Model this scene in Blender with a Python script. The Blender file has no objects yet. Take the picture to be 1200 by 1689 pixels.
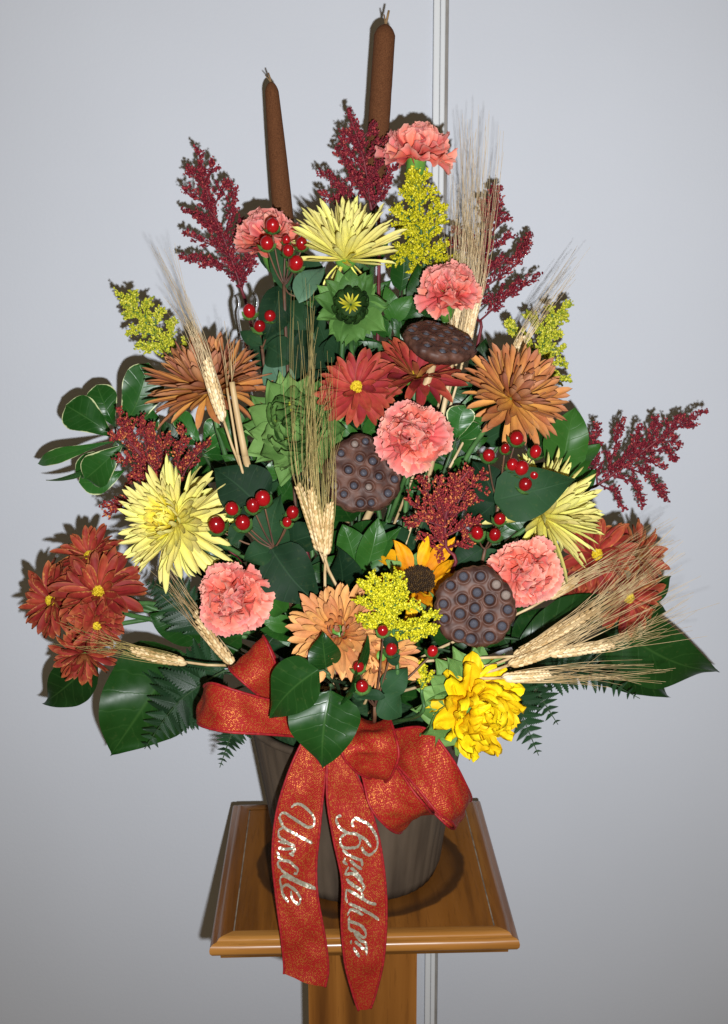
import bpy, math, random
import numpy as np
from mathutils import Vector, Matrix, noise as mnoise

random.seed(7)
rng = np.random.default_rng(7)
SC = bpy.context.scene
COL = SC.collection
Z0 = 0.90                                   # height of the stand top

# ------------------------------------------------------------------ camera
PITCH, ROLL, FPX, CH, CD = 0.21937, -0.00317, 1968.4, 0.6595, 1.1929
CAM = Vector((0.0, -CD, Z0 + CH))
_f0 = Vector((0, math.cos(PITCH), -math.sin(PITCH)))
_u0 = Vector((0, math.sin(PITCH), math.cos(PITCH)))
_r0 = Vector((1, 0, 0))
_c, _s = math.cos(ROLL), math.sin(ROLL)
RIGHT = _r0 * _c + _u0 * _s
UP = _r0 * -_s + _u0 * _c
FWD = _f0
cam_d = bpy.data.cameras.new("camera")
cam = bpy.data.objects.new("camera", cam_d)
COL.objects.link(cam)
cam.matrix_world = Matrix(((RIGHT.x, UP.x, -FWD.x, CAM.x), (RIGHT.y, UP.y, -FWD.y, CAM.y),
                           (RIGHT.z, UP.z, -FWD.z, CAM.z), (0, 0, 0, 1)))
cam_d.sensor_fit = 'VERTICAL'
cam_d.sensor_height = 36.0
cam_d.lens = 36.0 * FPX / 1689.0
cam_d.clip_start = 0.02
cam_d.clip_end = 50
SC.camera = cam

# ------------------------------------------------------------------ world and flash
world = bpy.data.worlds.new("World")
SC.world = world
world.use_nodes = True
bg = world.node_tree.nodes["Background"]
bg.inputs[0].default_value = (1.0, 0.76, 0.44, 1)
bg.inputs[1].default_value = 0.12

fl = bpy.data.lights.new("camera_flash", 'SPOT')
fl.energy = 81
fl.color = (0.95, 0.98, 1.0)
fl.spot_size = math.radians(106)
fl.spot_blend = 1.0
fl.shadow_soft_size = 0.008
flo = bpy.data.objects.new("camera_flash", fl)
COL.objects.link(flo)
flo.location = CAM + RIGHT * 0.036 - UP * 0.058
_aim = (FWD + UP * 0.14).normalized()
flo.rotation_euler = _aim.to_track_quat('-Z', 'Y').to_euler()

SC.view_settings.view_transform = 'Standard'
SC.view_settings.look = 'None'
SC.view_settings.exposure = 0.0
SC.view_settings.gamma = 1.0


# ------------------------------------------------------------------ helpers
def P(px, py, Y):
    """point on the vertical plane at depth Y that the photograph shows at px, py"""
    dx, dy = px - 600.0, py - 844.5
    d = RIGHT * dx - UP * dy + FWD * FPX
    return CAM + d * ((Y - CAM.y) / d.y)


def MPP(p):
    return (p - CAM).dot(FWD) / FPX


def lin(r, g, b):
    o = []
    for c in (r, g, b):
        c /= 255.0
        o.append(c / 12.92 if c <= 0.04045 else ((c + 0.055) / 1.055) ** 2.4)
    return (*o, 1.0)


WM = {}


def thing(name, label, cat, loc, group=None):
    o = bpy.data.objects.new(name, None)
    o.empty_display_size = 0.01
    COL.objects.link(o)
    o.location = loc
    o['label'] = label
    o['category'] = cat
    if group:
        o['group'] = group
    WM[o.name] = Matrix.Translation(loc)
    return o


def add(name, mesh, parent, M=None, kind=None):
    """link a mesh as a child; M is its world matrix"""
    o = bpy.data.objects.new(name, mesh)
    COL.objects.link(o)
    M = M if M is not None else Matrix()
    if parent is not None:
        o.parent = parent
        o.matrix_basis = WM[parent.name].inverted() @ M
    else:
        o.matrix_basis = M
    WM[o.name] = M
    if kind:
        o['kind'] = kind
    return o


def frame(c, n, spin=0.0, up=Vector((0, 0, 1))):
    n = n.normalized()
    x = up.cross(n)
    if x.length < 1e-3:
        x = Vector((1, 0, 0))
    x.normalize()
    y = n.cross(x)
    M = Matrix(((x.x, y.x, n.x, c.x), (x.y, y.y, n.y, c.y), (x.z, y.z, n.z, c.z), (0, 0, 0, 1)))
    return M @ Matrix.Rotation(spin, 4, 'Z')


def mesh_np(name, V, F, UV=None, mats=(), midx=None, smooth=True):
    me = bpy.data.meshes.new(name)
    me.from_pydata([tuple(v) for v in V], [], [tuple(f) for f in F])
    if UV is not None:
        uvl = me.uv_layers.new(name="UVMap")
        li = np.empty(len(me.loops), dtype=np.int32)
        me.loops.foreach_get("vertex_index", li)
        uvl.data.foreach_set("uv", np.asarray(UV, dtype=np.float32)[li].ravel())
    for m in mats:
        me.materials.append(m)
    if midx is not None:
        me.polygons.foreach_set("material_index", np.asarray(midx, dtype=np.int32))
    if smooth:
        me.polygons.foreach_set("use_smooth", np.ones(len(me.polygons), dtype=bool))
    me.update()
    return me


class MB:
    def __init__(s):
        s.V, s.F, s.UV, s.MI = [], [], [], []

    def grid(s, pts, uv=None, close=False, flip=False, mi=0):
        """pts: rows x cols x 3"""
        pts = np.asarray(pts)
        r, c = pts.shape[:2]
        b = len(s.V)
        s.V += [tuple(p) for p in pts.reshape(-1, 3)]
        if uv is None:
            uv = [(j / max(1, c - 1), i / max(1, r - 1)) for i in range(r) for j in range(c)]
        s.UV += list(uv)
        for i in range(r - 1):
            for j in range(c if close else c - 1):
                j2 = (j + 1) % c
                f = (b + i * c + j, b + i * c + j2, b + (i + 1) * c + j2, b + (i + 1) * c + j)
                s.F.append(f[::-1] if flip else f)
                s.MI.append(mi)

    def tube(s, pts, r0, r1, sides=6, mi=0, cap=True, rs=None):
        pts = [Vector(p) for p in pts]
        n = len(pts)
        rows = []
        ref = Vector((0.31, 0.87, 0.2))
        for i, p in enumerate(pts):
            t = (pts[min(i + 1, n - 1)] - pts[max(i - 1, 0)])
            if t.length < 1e-9:
                t = Vector((0, 0, 1))
            t.normalize()
            a = t.cross(ref)
            if a.length < 1e-3:
                a = t.cross(Vector((1, 0, 0)))
            a.normalize()
            b = t.cross(a)
            r = rs[i] if rs else r0 + (r1 - r0) * i / max(1, n - 1)
            rows.append([p + (a * math.cos(2 * math.pi * k / sides) + b * math.sin(2 * math.pi * k / sides)) * r for k in range(sides)])
        base = len(s.V)
        s.grid(rows, close=True, mi=mi)
        if cap:
            s.F.append(tuple(base + k for k in range(sides))[::-1]); s.MI.append(mi)
            e = base + (n - 1) * sides
            s.F.append(tuple(e + k for k in range(sides))); s.MI.append(mi)

    def lathe(s, prof, seg=24, M=None, mi=0, fn=None):
        rows = []
        for (r, z) in prof:
            row = []
            for k in range(seg):
                a = 2 * math.pi * k / seg
                rr = r * (fn(a, z) if fn else 1)
                p = Vector((rr * math.cos(a), rr * math.sin(a), z))
                row.append(M @ p if M is not None else p)
            rows.append(row)
        s.grid(rows, close=True, mi=mi)

    def blob(s, p, d, rl, rw, mi=0, sides=5):
        """small bud: pointed bipyramid at p along d"""
        d = d.normalized()
        a = d.cross(Vector((0.3, 0.5, 0.8)))
        if a.length < 1e-3:
            a = d.cross(Vector((1, 0, 0)))
        a.normalize()
        b = d.cross(a)
        base = len(s.V)
        s.V.append(tuple(p - d * rl)); s.UV.append((0, 0))
        for h, w in ((-0.15, 1.0), (0.55, 0.8)):
            for k in range(sides):
                t = 2 * math.pi * k / sides
                s.V.append(tuple(p + d * rl * h + (a * math.cos(t) + b * math.sin(t)) * rw * w)); s.UV.append((0, 0.5))
        s.V.append(tuple(p + d * rl)); s.UV.append((0, 1))
        top = base + 1 + 2 * sides
        for k in range(sides):
            k2 = (k + 1) % sides
            s.F += [(base, base + 1 + k2, base + 1 + k),
                    (base + 1 + k, base + 1 + k2, base + 1 + sides + k2, base + 1 + sides + k),
                    (base + 1 + sides + k, base + 1 + sides + k2, top)]
            s.MI += [mi] * 3

    def mesh(s, name, *mats, smooth=True):
        return mesh_np(name, s.V, s.F, s.UV, mats, s.MI, smooth)


def catmull(pts, n):
    pts = np.asarray(pts, dtype=float)
    m = len(pts)
    if m == 2:
        t = np.linspace(0, 1, n)[:, None]
        return pts[0] * (1 - t) + pts[1] * t
    ext = np.vstack([2 * pts[0] - pts[1], pts, 2 * pts[-1] - pts[-2]])
    out = []
    for t in np.linspace(0, m - 1, n):
        i = min(int(t), m - 2)
        f = t - i
        p0, p1, p2, p3 = ext[i:i + 4]
        out.append(0.5 * ((2 * p1) + (-p0 + p2) * f + (2 * p0 - 5 * p1 + 4 * p2 - p3) * f * f + (-p0 + 3 * p1 - 3 * p2 + p3) * f ** 3))
    return np.array(out)


# ------------------------------------------------------------------ materials
def newmat(name):
    m = bpy.data.materials.new(name)
    m.use_nodes = True
    nt = m.node_tree
    return m, nt, nt.nodes["Principled BSDF"], nt.nodes["Material Output"]


def N(nt, kind, **kw):
    n = nt.nodes.new(kind)
    for k, v in kw.items():
        setattr(n, k, v)
    return n


def ramp(nt, fac, stops):
    r = N(nt, "ShaderNodeValToRGB")
    el = r.color_ramp.elements
    el[0].position, el[0].color = stops[0]
    el[1].position, el[1].color = stops[-1]
    for p, c in stops[1:-1]:
        e = el.new(p)
        e.color = c
    nt.links.new(fac, r.inputs[0])
    return r


def mixc(nt, fac, a, b, blend='MIX'):
    m = N(nt, "ShaderNodeMix", data_type='RGBA', blend_type=blend)
    for sock, val in ((0, fac), (6, a), (7, b)):
        if hasattr(val, "is_output"):
            nt.links.new(val, m.inputs[sock])
        else:
            m.inputs[sock].default_value = val
    return m.outputs[2]


def math_n(nt, op, a, b=None, c=None):
    m = N(nt, "ShaderNodeMath", operation=op)
    for i, val in enumerate((a, b, c)):
        if val is None:
            continue
        if hasattr(val, "is_output"):
            nt.links.new(val, m.inputs[i])
        else:
            m.inputs[i].default_value = val
    return m.outputs[0]


def bump(nt, bsdf, h, strength, dist):
    b = N(nt, "ShaderNodeBump")
    b.inputs["Strength"].default_value = strength
    b.inputs["Distance"].default_value = dist
    nt.links.new(h, b.inputs["Height"])
    nt.links.new(b.outputs[0], bsdf.inputs["Normal"])


def petal_mat(name, stops, vary=0.12, vein=0.25, rough=0.6, transl=0.2, hue=0.012, veins=26, brown=None):
    m, nt, bs, out = newmat(name)
    uv = N(nt, "ShaderNodeUVMap")
    sep = N(nt, "ShaderNodeSeparateXYZ")
    nt.links.new(uv.outputs[0], sep.inputs[0])
    col = ramp(nt, sep.outputs[1], stops).outputs[0]
    mp = N(nt, "ShaderNodeMapping")
    mp.inputs["Scale"].default_value = (veins, 2.2, 1)
    nt.links.new(uv.outputs[0], mp.inputs[0])
    oi = N(nt, "ShaderNodeObjectInfo")
    nz = N(nt, "ShaderNodeTexNoise", noise_dimensions='4D')
    nz.inputs["Scale"].default_value = 1.0
    nz.inputs["Detail"].default_value = 3
    nt.links.new(mp.outputs[0], nz.inputs["Vector"])
    nt.links.new(math_n(nt, 'MULTIPLY', oi.outputs["Random"], 40.0), nz.inputs["W"])
    v1 = math_n(nt, 'MULTIPLY_ADD', nz.outputs[0], vein * 2, 1 - vein)
    rnd = math_n(nt, 'MULTIPLY_ADD', oi.outputs["Random"], vary * 2, 1 - vary)
    val = math_n(nt, 'MULTIPLY', v1, rnd)
    tc = N(nt, "ShaderNodeTexCoord")
    n2 = N(nt, "ShaderNodeTexNoise")
    n2.inputs["Scale"].default_value = 120
    nt.links.new(tc.outputs["Object"], n2.inputs["Vector"])
    if brown:
        au = math_n(nt, 'ABSOLUTE', math_n(nt, 'MULTIPLY_ADD', sep.outputs[0], 2.0, -1.0))
        ed = math_n(nt, 'MAXIMUM', math_n(nt, 'POWER', au, 5.0), math_n(nt, 'POWER', sep.outputs[1], 7.0))
        fac = math_n(nt, 'MULTIPLY', ed, math_n(nt, 'MULTIPLY', math_n(nt, 'POWER', n2.outputs[0], 1.5), 0.9))
        col = mixc(nt, fac, col, brown)
    hs = N(nt, "ShaderNodeHueSaturation")
    nt.links.new(col, hs.inputs["Color"])
    val = math_n(nt, 'MULTIPLY', val, math_n(nt, 'MULTIPLY_ADD', n2.outputs[0], 0.5, 0.75))
    nt.links.new(val, hs.inputs["Value"])
    nt.links.new(math_n(nt, 'ADD', math_n(nt, 'MULTIPLY_ADD', oi.outputs["Random"], hue * 2, 0.5 - hue * 1.5),
                        math_n(nt, 'MULTIPLY', n2.outputs[0], hue)), hs.inputs["Hue"])
    nt.links.new(hs.outputs[0], bs.inputs["Base Color"])
    bs.inputs["Roughness"].default_value = rough
    bs.inputs["Specular IOR Level"].default_value = 0.25
    bump(nt, bs, nz.outputs[0], 0.35, 0.0006)
    tr = N(nt, "ShaderNodeBsdfTranslucent")
    nt.links.new(hs.outputs[0], tr.inputs[0])
    mx = N(nt, "ShaderNodeMixShader")
    mx.inputs[0].default_value = transl
    nt.links.new(bs.outputs[0], mx.inputs[1])
    nt.links.new(tr.outputs[0], mx.inputs[2])
    nt.links.new(mx.outputs[0], out.inputs[0])
    return m


def leaf_mat(name, dark, light, veinc, rough=0.38, vein_amt=0.35, edge=None, nveins=9, spec=0.4, blotch=0.3):
    m, nt, bs, out = newmat(name)
    uv = N(nt, "ShaderNodeUVMap")
    sep = N(nt, "ShaderNodeSeparateXYZ")
    nt.links.new(uv.outputs[0], sep.inputs[0])
    au = math_n(nt, 'ABSOLUTE', math_n(nt, 'MULTIPLY_ADD', sep.outputs[0], 2.0, -1.0))
    tc = N(nt, "ShaderNodeTexCoord")
    nz = N(nt, "ShaderNodeTexNoise")
    nz.inputs["Scale"].default_value = 55
    nz.inputs["Detail"].default_value = 5
    nt.links.new(tc.outputs["Object"], nz.inputs["Vector"])
    oi = N(nt, "ShaderNodeObjectInfo")
    f = math_n(nt, 'ADD', math_n(nt, 'MULTIPLY_ADD', nz.outputs[0], blotch * 2, -blotch), oi.outputs["Random"])
    base = mixc(nt, f, dark, light)
    # midrib and arching side veins
    mid = math_n(nt, 'SUBTRACT', 1.0, math_n(nt, 'SMOOTH_MIN', math_n(nt, 'MULTIPLY', au, 18.0), 1.0, 0.2))
    ph = math_n(nt, 'SUBTRACT', sep.outputs[1], math_n(nt, 'MULTIPLY', math_n(nt, 'POWER', au, 0.8), 0.16))
    wob = math_n(nt, 'MULTIPLY_ADD', nz.outputs[0], 0.09, ph)
    sv = math_n(nt, 'ABSOLUTE', math_n(nt, 'SINE', math_n(nt, 'MULTIPLY', wob, nveins * math.pi)))
    side = math_n(nt, 'MULTIPLY', math_n(nt, 'POWER', math_n(nt, 'SUBTRACT', 1.0, sv), 9.0), 0.55)
    vv = math_n(nt, 'MAXIMUM', mid, side)
    base = mixc(nt, math_n(nt, 'MULTIPLY', vv, vein_amt * 0.75), base, veinc)
    if edge:
        e = math_n(nt, 'ADD', au, math_n(nt, 'MULTIPLY_ADD', nz.outputs[0], 0.5, -0.25))
        tip = math_n(nt, 'MULTIPLY', math_n(nt, 'POWER', sep.outputs[1], 12.0), 0.18)
        er = ramp(nt, math_n(nt, 'ADD', e, tip), [(0.94, (0, 0, 0, 1)), (0.99, (1, 1, 1, 1))])
        base = mixc(nt, er.outputs[0], base, edge)
    n4 = N(nt, "ShaderNodeTexNoise")
    n4.inputs["Scale"].default_value = 210
    n4.inputs["Detail"].default_value = 6
    nt.links.new(tc.outputs["Object"], n4.inputs["Vector"])
    bl = ramp(nt, n4.outputs[0], [(0.60, (0, 0, 0, 1)), (0.72, (1, 1, 1, 1))])
    base = mixc(nt, math_n(nt, 'MULTIPLY', bl.outputs[0], 0.14), base, lin(96, 104, 56))
    nt.links.new(base, bs.inputs["Base Color"])
    nt.links.new(math_n(nt, 'MULTIPLY_ADD', nz.outputs[0], 0.5, rough - 0.25), bs.inputs["Roughness"])
    bs.inputs["Specular IOR Level"].default_value = spec
    hsum = math_n(nt, 'MULTIPLY_ADD', vv, -1.0, math_n(nt, 'MULTIPLY', nz.outputs[0], 0.8))
    bump(nt, bs, hsum, 0.35, 0.0006)
    tr = N(nt, "ShaderNodeBsdfTranslucent")
    nt.links.new(base, tr.inputs[0])
    mx = N(nt, "ShaderNodeMixShader")
    mx.inputs[0].default_value = 0.12
    nt.links.new(bs.outputs[0], mx.inputs[1])
    nt.links.new(tr.outputs[0], mx.inputs[2])
    nt.links.new(mx.outputs[0], out.inputs[0])
    return m


def speck_mat(name, stops, rough=0.6):
    """florets: every bud its own tone"""
    m, nt, bs, out = newmat(name)
    g = N(nt, "ShaderNodeNewGeometry")
    r = ramp(nt, g.outputs["Random Per Island"], stops)
    nt.links.new(r.outputs[0], bs.inputs["Base Color"])
    bs.inputs["Roughness"].default_value = rough
    bs.inputs["Specular IOR Level"].default_value = 0.25
    return m


def plain_mat(name, c1, c2, scale=60, rough=0.5, spec=0.4, bumpd=0.0, stretch=(1, 1, 1), detail=5, lo=0.35, hi=0.65):
    m, nt, bs, out = newmat(name)
    tc = N(nt, "ShaderNodeTexCoord")
    mp = N(nt, "ShaderNodeMapping")
    mp.inputs["Scale"].default_value = stretch
    nt.links.new(tc.outputs["Object"], mp.inputs[0])
    nz = N(nt, "ShaderNodeTexNoise")
    nz.inputs["Scale"].default_value = scale
    nz.inputs["Detail"].default_value = detail
    nt.links.new(mp.outputs[0], nz.inputs["Vector"])
    r = ramp(nt, nz.outputs[0], [(lo, c1), (hi, c2)])
    nt.links.new(r.outputs[0], bs.inputs["Base Color"])
    bs.inputs["Roughness"].default_value = rough
    bs.inputs["Specular IOR Level"].default_value = spec
    if bumpd:
        bump(nt, bs, nz.outputs[0], 0.6, bumpd)
    return m


M = {}
M['carn_f'] = petal_mat('carnation_petal', [(0, lin(224, 78, 68)), (0.45, lin(241, 118, 104)), (0.85, lin(248, 152, 138)), (1, lin(250, 186, 172))], vary=0.10, vein=0.13, veins=18, transl=0.4)
M['yel_f'] = petal_mat('spider_petal', [(0, lin(240, 226, 100)), (0.4, lin(245, 234, 122)), (1, lin(244, 236, 152))], vary=0.10, vein=0.2, veins=8, transl=0.22, brown=lin(196, 186, 96))
M['yel_in'] = petal_mat('spider_inner_petal', [(0, lin(246, 218, 40)), (0.5, lin(247, 228, 70)), (1, lin(243, 232, 120))], vary=0.06, vein=0.10, veins=8)
M['bro_f'] = petal_mat('bronze_petal_face', [(0, lin(236, 180, 76)), (0.35, lin(224, 156, 80)), (0.8, lin(210, 136, 80)), (1, lin(214, 152, 106))], vary=0.2, vein=0.34, veins=12, brown=lin(120, 62, 40))
M['bro_b'] = petal_mat('bronze_petal_back', [(0, lin(216, 154, 70)), (0.5, lin(190, 118, 70)), (1, lin(202, 142, 110))], vary=0.22, vein=0.34, veins=12, brown=lin(122, 66, 44))
M['pea_f'] = petal_mat('peach_petal_face', [(0, lin(184, 100, 46)), (0.4, lin(214, 144, 82)), (1, lin(224, 162, 104))], vary=0.12, vein=0.18, veins=12)
M['pea_b'] = petal_mat('peach_petal_back', [(0, lin(226, 168, 80)), (0.6, lin(196, 134, 98)), (1, lin(190, 134, 108))], vary=0.14, vein=0.18, veins=12)
M['red_f'] = petal_mat('daisy_petal_face', [(0, lin(122, 26, 32)), (0.4, lin(174, 56, 58)), (0.8, lin(160, 50, 46)), (1, lin(156, 66, 50))], vary=0.24, vein=0.36, veins=16, brown=lin(178, 100, 60), hue=0.008)
M['red_b'] = petal_mat('daisy_petal_back', [(0, lin(206, 150, 70)), (0.5, lin(178, 96, 58)), (1, lin(170, 84, 56))], vary=0.2, vein=0.34, veins=16, brown=lin(214, 160, 84))
M['rust_f'] = petal_mat('rust_daisy_petal_face', [(0, lin(118, 26, 26)), (0.4, lin(164, 54, 46)), (0.8, lin(148, 46, 38)), (1, lin(158, 72, 48))], vary=0.26, vein=0.38, veins=16, brown=lin(196, 126, 70), hue=0.006)
M['daisy_eye'] = speck_mat('daisy_eye', [(0, lin(160, 130, 10)), (0.5, lin(205, 175, 25)), (1, lin(225, 200, 60))])
M['sun_f'] = petal_mat('sunflower_petal', [(0, lin(240, 180, 10)), (0.4, lin(248, 208, 16)), (1, lin(250, 218, 22))], vary=0.06, vein=0.18, veins=12, transl=0.22)
M['sun_o'] = petal_mat('orange_sunflower_petal', [(0, lin(214, 130, 8)), (0.5, lin(240, 172, 16)), (1, lin(246, 190, 24))], vary=0.08, vein=0.2, veins=12, transl=0.2)
M['sepal'] = leaf_mat('sunflower_bract', lin(74, 112, 50), lin(120, 156, 84), lin(138, 170, 102), rough=0.55, vein_amt=0.25, nveins=4, spec=0.25)
M['sepal_d'] = leaf_mat('bud_bract', lin(58, 96, 42), lin(96, 136, 66), lin(120, 154, 84), rough=0.55, vein_amt=0.2, nveins=4, spec=0.25)
M['bud_dark'] = leaf_mat('bud_inner_bract', lin(26, 48, 20), lin(44, 74, 28), lin(60, 90, 34), rough=0.6, vein_amt=0.2, nveins=3, spec=0.2)
M['sun_disc'] = speck_mat('sunflower_disc', [(0, lin(34, 22, 10)), (0.6, lin(54, 36, 16)), (1, lin(76, 54, 22))])
M['salal'] = leaf_mat('salal_leaf', lin(16, 46, 14), lin(34, 76, 26), lin(84, 124, 58), rough=0.36, vein_amt=0.35, nveins=7, spec=0.3)
M['salal_b'] = leaf_mat('bright_leaf', lin(30, 74, 24), lin(54, 102, 36), lin(96, 138, 70), rough=0.4, vein_amt=0.3, nveins=7)
M['hyp'] = leaf_mat('hypericum_leaf', lin(20, 44, 26), lin(42, 74, 44), lin(70, 104, 70), rough=0.6, vein_amt=0.28, nveins=8, spec=0.12)
M['hyp_back'] = leaf_mat('hypericum_leaf_back', lin(66, 100, 78), lin(90, 124, 98), lin(50, 78, 60), rough=0.55, vein_amt=0.6, nveins=8, spec=0.3)
M['pitto'] = leaf_mat('variegated_leaf', lin(26, 72, 22), lin(48, 102, 38), lin(100, 146, 76), rough=0.36, vein_amt=0.35, edge=lin(208, 214, 160), nveins=7)
M['fernm'] = leaf_mat('fern_leaflet', lin(16, 42, 22), lin(34, 68, 38), lin(58, 96, 54), rough=0.42, vein_amt=0.3, nveins=1)
M['stem'] = plain_mat('green_stem', lin(52, 88, 44), lin(84, 124, 66), 40, 0.5)
M['dstem'] = plain_mat('dark_stem', lin(40, 62, 40), lin(66, 92, 56), 40, 0.5)
M['bstem'] = plain_mat('brown_stem', lin(74, 50, 40), lin(110, 78, 56), 60, 0.55)
M['rstem'] = plain_mat('crimson_stem', lin(84, 22, 34), lin(120, 40, 48), 60, 0.55)
M['calyx'] = plain_mat('green_calyx', lin(70, 124, 46), lin(112, 160, 66), 70, 0.45, stretch=(1, 1, 0.3))
M['crim'] = speck_mat('crimson_floret', [(0, lin(84, 14, 30)), (0.5, lin(128, 30, 46)), (0.88, lin(154, 50, 60)), (1, lin(178, 84, 74))])
M['crimo'] = speck_mat('rust_floret', [(0, lin(98, 22, 32)), (0.5, lin(144, 42, 48)), (0.8, lin(164, 64, 52)), (1, lin(212, 132, 74))])
M['gold'] = speck_mat('golden_floret', [(0, lin(128, 130, 12)), (0.4, lin(184, 176, 18)), (0.8, lin(212, 200, 30)), (1, lin(230, 220, 76))])
M['goldg'] = speck_mat('green_gold_floret', [(0, lin(120, 140, 40)), (0.4, lin(176, 178, 44)), (0.8, lin(208, 202, 58)), (1, lin(224, 220, 106))])
M['straw'] = plain_mat('straw', lin(172, 142, 98), lin(218, 192, 148), 60, 0.5, 0.35, stretch=(1, 1, 0.2))
M['strawp'] = plain_mat('pale_straw', lin(204, 176, 130), lin(240, 218, 178), 60, 0.5, 0.35, stretch=(1, 1, 0.2))
M['strawg'] = plain_mat('greenish_straw', lin(150, 136, 74), lin(196, 172, 110), 60, 0.5, 0.35, stretch=(1, 1, 0.2))
M['kern'] = speck_mat('wheat_kernel', [(0, lin(180, 146, 96)), (0.5, lin(208, 178, 130)), (1, lin(232, 208, 164))], 0.5)
M['kernp'] = speck_mat('pale_wheat_kernel', [(0, lin(206, 176, 126)), (0.5, lin(228, 202, 158)), (1, lin(242, 224, 188))], 0.5)
M['cat'] = plain_mat('cattail_velvet', lin(80, 48, 30), lin(112, 72, 46), 900, 0.95, 0.1, 0.0006, lo=0.3, hi=0.7)
M['catstem'] = plain_mat('cattail_tip', lin(110, 82, 56), lin(150, 120, 80), 90, 0.7)
M['pod'] = plain_mat('lotus_pod', lin(58, 34, 28), lin(94, 62, 50), 90, 0.55, 0.35, 0.0008)
M['podside'] = plain_mat('lotus_pod_side', lin(70, 46, 34), lin(128, 94, 72), 70, 0.6, 0.3, 0.001, stretch=(1, 1, 0.4))
M['seed'] = plain_mat('lotus_seed', lin(46, 45, 52), lin(92, 92, 102), 160, 0.4, 0.5)
M['seedp'] = plain_mat('pale_lotus_seed', lin(110, 96, 90), lin(150, 134, 124), 160, 0.5)
M['pot'] = plain_mat('pot_clay', lin(66, 55, 45), lin(96, 82, 68), 30, 0.75, 0.2, 0.0012, stretch=(1, 1, 0.12), detail=8)
M['foam'] = plain_mat('floral_foam', lin(34, 58, 36), lin(52, 80, 50), 200, 0.9, 0.1, 0.001)
M['clear'], _nt, _bs, _o = newmat('clear_plastic')
_bs.inputs["Transmission Weight"].default_value = 1.0
_bs.inputs["Roughness"].default_value = 0.05
_bs.inputs["IOR"].default_value = 1.45


def berry_material():
    m, nt, bs, out = newmat('red_berry')
    uv = N(nt, "ShaderNodeUVMap")
    sep = N(nt, "ShaderNodeSeparateXYZ")
    nt.links.new(uv.outputs[0], sep.inputs[0])
    oi = N(nt, "ShaderNodeObjectInfo")
    c = ramp(nt, sep.outputs[1], [(0.0, lin(180, 110, 60)), (0.16, lin(160, 34, 30)), (0.4, lin(146, 12, 20)), (1.0, lin(122, 8, 16))]).outputs[0]
    hs = N(nt, "ShaderNodeHueSaturation")
    nt.links.new(c, hs.inputs["Color"])
    nt.links.new(math_n(nt, 'MULTIPLY_ADD', oi.outputs["Random"], 0.4, 0.8), hs.inputs["Value"])
    nt.links.new(hs.outputs[0], bs.inputs["Base Color"])
    nzb = N(nt, "ShaderNodeTexNoise")
    nzb.inputs["Scale"].default_value = 1.6
    tcb = N(nt, "ShaderNodeTexCoord")
    nt.links.new(tcb.outputs["Object"], nzb.inputs["Vector"])
    nt.links.new(math_n(nt, "MULTIPLY_ADD", nzb.outputs[0], 0.3, 0.08), bs.inputs["Roughness"])
    bs.inputs["Subsurface Weight"].default_value = 0.05
    bs.inputs["Subsurface Radius"].default_value = (0.004, 0.001, 0.001)
    return m


M['berry'] = berry_material()


def wood_material(name, c1, c2, c3, axis, stain=False):
    m, nt, bs, out = newmat(name)
    tc = N(nt, "ShaderNodeTexCoord")
    mp = N(nt, "ShaderNodeMapping")
    sc = [26, 26, 26]
    sc[axis] = 1.6
    mp.inputs["Scale"].default_value = sc
    nt.links.new(tc.outputs["Object"], mp.inputs[0])
    nz = N(nt, "ShaderNodeTexNoise")
    nz.inputs["Scale"].default_value = 1.6
    nz.inputs["Detail"].default_value = 6
    nz.inputs["Distortion"].default_value = 0.6
    nt.links.new(mp.outputs[0], nz.inputs["Vector"])
    n2 = N(nt, "ShaderNodeTexNoise")
    n2.inputs["Scale"].default_value = 14
    n2.inputs["Detail"].default_value = 4
    nt.links.new(mp.outputs[0], n2.inputs["Vector"])
    c = ramp(nt, nz.outputs[0], [(0.3, c1), (0.52, c2), (0.72, c3)]).outputs[0]
    c = mixc(nt, math_n(nt, 'MULTIPLY', math_n(nt, 'GREATER_THAN', n2.outputs[0], 0.60), 0.28), c, c1)
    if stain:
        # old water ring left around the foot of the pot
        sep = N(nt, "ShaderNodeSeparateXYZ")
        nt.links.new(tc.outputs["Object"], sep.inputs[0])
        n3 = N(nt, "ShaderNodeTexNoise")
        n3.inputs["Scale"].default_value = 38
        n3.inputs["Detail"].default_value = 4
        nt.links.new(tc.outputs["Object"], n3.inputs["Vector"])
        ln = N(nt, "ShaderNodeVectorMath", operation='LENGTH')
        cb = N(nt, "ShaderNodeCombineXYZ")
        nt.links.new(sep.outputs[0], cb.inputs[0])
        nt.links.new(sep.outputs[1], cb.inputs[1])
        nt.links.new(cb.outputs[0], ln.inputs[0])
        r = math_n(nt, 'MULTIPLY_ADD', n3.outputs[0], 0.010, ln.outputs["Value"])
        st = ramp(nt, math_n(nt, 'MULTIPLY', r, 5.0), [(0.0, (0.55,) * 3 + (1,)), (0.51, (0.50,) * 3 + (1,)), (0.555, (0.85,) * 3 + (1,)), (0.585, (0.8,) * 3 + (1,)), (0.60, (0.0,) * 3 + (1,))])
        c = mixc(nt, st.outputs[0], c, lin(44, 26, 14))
    nt.links.new(c, bs.inputs["Base Color"])
    bs.inputs["Roughness"].default_value = 0.32
    bs.inputs["Coat Weight"].default_value = 0.25
    bs.inputs["Coat Roughness"].default_value = 0.15
    bump(nt, bs, n2.outputs[0], 0.25, 0.0006)
    return m


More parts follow.
